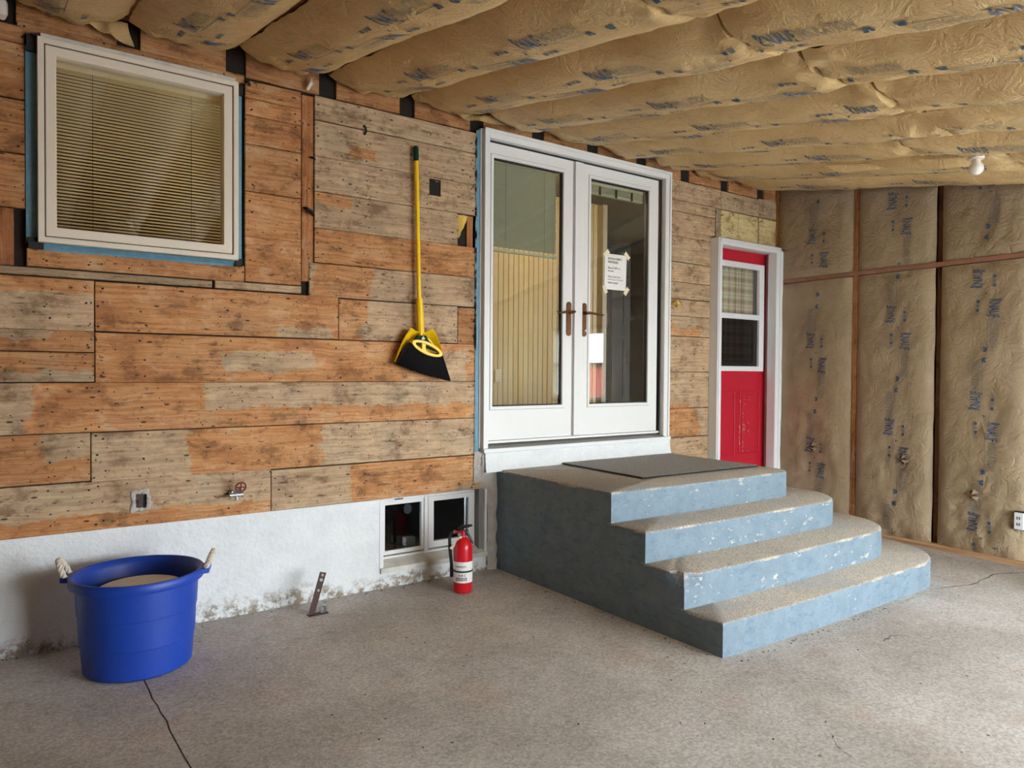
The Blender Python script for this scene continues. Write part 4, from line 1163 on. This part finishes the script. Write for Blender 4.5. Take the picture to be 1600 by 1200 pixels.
bp['grey'] = .6; bp['tone'] = 1.0; bp['patch_a'] = [90.0, 91.0, 90.0, 91.0]; bp['patch_b'] = [90.0, 91.0, 90.0, 91.0]
def rb_d(y, z, y0, y1, z0, z1, seed):
    u_ = 2*(y - (y0+y1)/2)/(y1-y0); au = min(1, abs(u_))
    b_ = .034*(1 - au**8)**.9 if au < 1 else 0
    ez = min(z-z0, z1-z); b_ *= min(1, .45 + max(0, ez)/.12)
    low = 1 + 1.3*max(0, 1 - z/.9)
    wr = .012*fbm(y*3+seed, z*2, seed, 3)*low
    wr += .008*low*(1-abs(noise.noise(Vector((y*7 + z*5, z*6 - y*3, seed)))))*(1-au**4)
    wr += .005*low*noise.noise(Vector((y*14, z*11 + y*8, seed+3)))
    return max(b_ + wr*(1-au**8), -.012) + .004
def rbatt(y0, y1, z0, z1f, seed):
    ny, nz = 36, int((z1f((y0+y1)/2)-z0)/.022)
    P = []
    for k in range(nz+1):
        r = []
        for j in range(ny+1):
            y = y0 + (y1-y0)*j/ny; zt = z1f(y); z = z0 + (zt-z0)*k/nz
            r.append(rwp(y + .004*fbm(z*4, seed, 1)*(1 if j in (0, ny) else 0), z, rb_d(y, z, min(y0,y1), max(y0,y1), z0, zt, seed)))
        P.append(r)
    mb = MB(); mb.grid(P)
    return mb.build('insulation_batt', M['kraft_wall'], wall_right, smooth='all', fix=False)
rb_spec = [(-.022, -.772, [1.563-.92*k for k in range(-1, 3)], -.455), (-.806, -1.432, [1.754-.905*k for k in range(-1, 3)], -1.165), (-1.476, -2.085, [1.973-.89*k for k in range(-1, 4)], -1.80)]
for k, (ya, yb, starts, yc) in enumerate(rb_spec):
    y0, y1 = min(ya, yb), max(ya, yb)
    for lo in (True, False):
        z0 = .034 if lo else 2.199
        zf = (lambda y: 2.158) if lo else (lambda y: roof(y)+.03)
        sd = k*7.1 + (0 if lo else 3)
        bt = rbatt(y0, y1, z0, zf, sd)
        mp = lambda t, s, yc=yc, y0=y0, y1=y1, z0=z0, zf=zf, sd=sd: rwp(yc + s*.85, t, rb_d(yc + s*.85, t, y0, y1, z0, zf(yc), sd) + .004)
        print_on(bt, starts, z0, zf(yc), mp)
        if lo and k in (0, 1, 2):
            hy, hz = [(-.42, .69), (-1.215, .665), (-1.735, .455)][k]
            dd = lambda y, z: rb_d(y, z, y0, y1, z0, 2.158, sd)
            ho = MB(); pts = []
            for j in range(10):
                a_ = 2*PI*j/10; r = .052*(.45 if j % 2 else 1.0)*(1 + .3*math.sin(j*2.1+k))*(.75 if k == 0 else 1)
                pts.append((hy + r*math.cos(a_), hz + r*.8*math.sin(a_)))
            ho.add([rwp(y, z, dd(y, z)+.003) for y, z in pts], [tuple(range(10))])
            ho.build('tear_hole', M['rough'], bt, fix=False)
            for j in range(4):
                a_ = .6 + PI/2*j; r = .060
                p0 = (hy + r*math.cos(a_-.5), hz + r*.8*math.sin(a_-.5)); p1 = (hy + r*math.cos(a_+.5), hz + r*.8*math.sin(a_+.5)); pm = (hy + .012*math.cos(a_), hz + .012*math.sin(a_))
                D = dd(hy, hz)
                mid0 = ((p0[0]+pm[0])/2, (p0[1]+pm[1])/2); mid1 = ((p1[0]+pm[0])/2, (p1[1]+pm[1])/2)
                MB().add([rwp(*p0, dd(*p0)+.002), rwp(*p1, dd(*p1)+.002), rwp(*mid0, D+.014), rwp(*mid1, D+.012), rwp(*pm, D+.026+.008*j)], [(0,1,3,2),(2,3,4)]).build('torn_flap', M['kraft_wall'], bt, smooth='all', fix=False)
# batts around and beyond the window in the right wall
for y0, y1, z0, zf in ((-3.17, -2.13, .04, lambda y: .96), (-3.17, -2.13, 1.90, lambda y: roof(y)-.03), (-3.78, -3.22, .04, lambda y: roof(y)-.03), (-4.38, -3.82, .04, lambda y: roof(y)-.03), (-4.74, -4.42, .04, lambda y: roof(y)-.03)):
    rbatt(y0, y1, z0, zf, y0*3)
w3 = structure(empty('window_3', (5.9, -2.65, 1.0)))
mb = MB()
for y0, y1, z0, z1 in ((-3.15, -3.10, 1.0, 1.85), (-2.21, -2.16, 1.0, 1.85), (-3.10, -2.21, 1.80, 1.85), (-3.10, -2.21, 1.0, 1.04), (-3.10, -2.21, 1.39, 1.45)): rbox(y0, y1, z0, z1, -.10, .02, mb)
mb.build('frame', M['offwhite'], w3)
rbox(-3.10, -2.21, 1.04, 1.80, -.045, -.040, MB()).build('glass_pane', M['glass'], w3)
ob = empty('outlet_cover', (5.86, -2.06, .257))
rbox(-2.075, -2.018, .262, .380, .040, .082, MB()).build('cover_plate', M['outplate'], ob, bevel=.003)
rbox(-2.079, -2.014, .256, .386, .030, .066, MB()).build('box_rim', M['black'], ob)
for zc in (.300, .342):
    for y in (-2.052, -2.038): rbox(y-.003, y+.003, zc-.010, zc+.010, .080, .0835, MB()).build('socket_slot', M['print'], ob)
tag(ob, 'white outlet cover plate low on the insulated wall', 'outlet')

# ------------------------------------------------------------------ rest of the carport shell, outside
structure(MB().box(-2.9, -2.75, -6.6, .14, 0, 3.3).build('wall_left', M['rough']))
mb = MB(); mb.box(-2.8, FX0, GY-.12, GY, 0, 2.3); mb.box(FX1, 6.0, GY-.12, GY, 0, 2.3); mb.box(FX0, FX1, GY-.12, GY, FZ1, 2.3)
structure(mb.build('wall_front', M['rough']))
structure(MB().box(-14, 26, -30, 14, -.30, -.21).build('ground_outside', M['ground']))
mb = MB(); mb.box(12.0, 12.3, -12, -1.0, -.21, 1.45); mb.box(11.9, 12.4, -12.05, -.95, 1.45, 1.52)
structure(mb.build('wall_outside', M['redwall']))

# ------------------------------------------------------------------ rooms behind the glass
structure(MB().box(-2.8, 7.5, .31, 4.2, .80, .845).build('floor_interior', M['leather']))
structure(MB().box(-2.8, 7.5, .14, 4.2, 3.0, 3.05).build('ceiling_interior', M['indim']))
structure(MB().box(-2.8, 7.5, 4.1, 4.2, .845, 3.0).build('wall_interior_back', M['indim']))
structure(MB().box(-2.8, -2.7, .14, 4.1, .845, 3.0).build('wall_interior_left', M['inwall']))
structure(MB().box(7.4, 7.5, .14, 4.1, .845, 3.0).build('wall_interior_right', M['indim']))
structure(MB().box(1.75, 1.83, .14, 4.1, .845, 3.0).build('wall_interior_divider', M['inwall']))
pw = structure(MB().box(1.83, 4.93, 1.31, 1.40, .845, 3.0).build('wall_partition', M['bead']))
p0 = None; k = 0
while 2.95 + .057*k < 4.90:
    xx = 2.95 + .057*k
    if p0 is None: p0 = MB().box(xx+.0025, xx+.0545, 1.30, 1.312, .85, 2.99).build('beadboard_plank', M['bead'], pw, bevel=.003, seg=1); w0 = WL[p0].copy()
    else: dup(p0, pw, w0 + Vector((.057*k, 0, 0)))
    k += 1
structure(MB().box(4.93, 4.99, 1.27, 1.43, .845, 3.0).build('trim_1', M['inwall'], None, bevel=.004))
dr = empty('interior_door', (5.75, 2.2, .845))
mb = MB(); mb.box(5.35, 6.25, 2.20, 2.24, .85, 2.88); mb.build('leaf', M['indark'], dr)
for z0, z1 in ((1.0, 1.75), (1.9, 2.7)):
    for x0, x1 in ((5.45, 5.75), (5.85, 6.15)): MB().frame(x0, x1, z0, z1, .02, 2.192, 2.20).build('panel_molding', M['indark'], dr)
tag(dr, 'dark grey interior door seen through the right french door', 'door')
sg = MB().box(5.52, 5.86, 2.175, 2.19, 1.86, 2.03).build('wooden_sign', M['inbrown'], None, bevel=.004)
tag(sg, 'small dark brown plaque seen through the right french door', 'plaque'); 
op = MB().box(3.655, 3.725, 1.288, 1.30, 1.24, 1.355).build('wall_outlet', M['cream'], None, bevel=.003)
tag(op, 'ivory outlet plate on the yellow beadboard behind the door', 'outlet')
fa = empty('kitchen_faucet', (.545, .26, 1.90))
mb = MB(); mb.tube([(.485, .26, 1.90), (.485, .26, 2.06)] + [(.545 - .06*math.cos(PI*k/10), .26, 2.06 + .06*math.sin(PI*k/10)) for k in range(1, 11)] + [(.605, .26, 2.0)], .016, 10)
mb.build('spout', M['iron'], fa, smooth=True)
MB().lathe([(.03, 0), (.03, .02), (.018, .03)], .485, .26, 1.88, 16).build('faucet_base', M['iron'], fa, smooth=True)
tag(fa, 'arched kitchen faucet seen through the kitchen window blind', 'faucet')
kc = MB().box(-.6, 1.70, .16, .80, 1.80, 1.882).build('kitchen_counter', M['inwall'], None, bevel=.004)
tag(kc, 'pale kitchen counter behind the window blind', 'counter')
def room_lamp(name, loc, power, label, r=.09):
    o = empty(name, loc)
    MB().lathe([(.02, .0), (r*.8, .01), (r, .04), (r*.9, .07), (.03, .09)], loc[0], loc[1], loc[2], 20).build('globe', M['lampglobe'], o, smooth='all')
    MB().lathe([(.05, .09), (.05, 3.0 - loc[2])], loc[0], loc[1], loc[2], 16).build('canopy', M['white'], o)
    tag(o, label, 'ceiling lamp')
    d = bpy.data.lights.new(name + '_light', 'POINT'); d.energy = power; d.color = (1.0, .84, .62); d.shadow_soft_size = .1
    l = bpy.data.objects.new(name + '_light', d); col.objects.link(l); l.location = (loc[0], loc[1], loc[2]-.12)
M['lampglobe'] = emit('lit_globe', (1.0, .80, .52, 1), 6)
room_lamp('kitchen_lamp', (1.35, .9, 2.86), 14, 'lit globe lamp on the kitchen ceiling')
room_lamp('hall_lamp', (3.93, .5, 2.88), 15, 'lit globe lamp on the hall ceiling behind the doors')
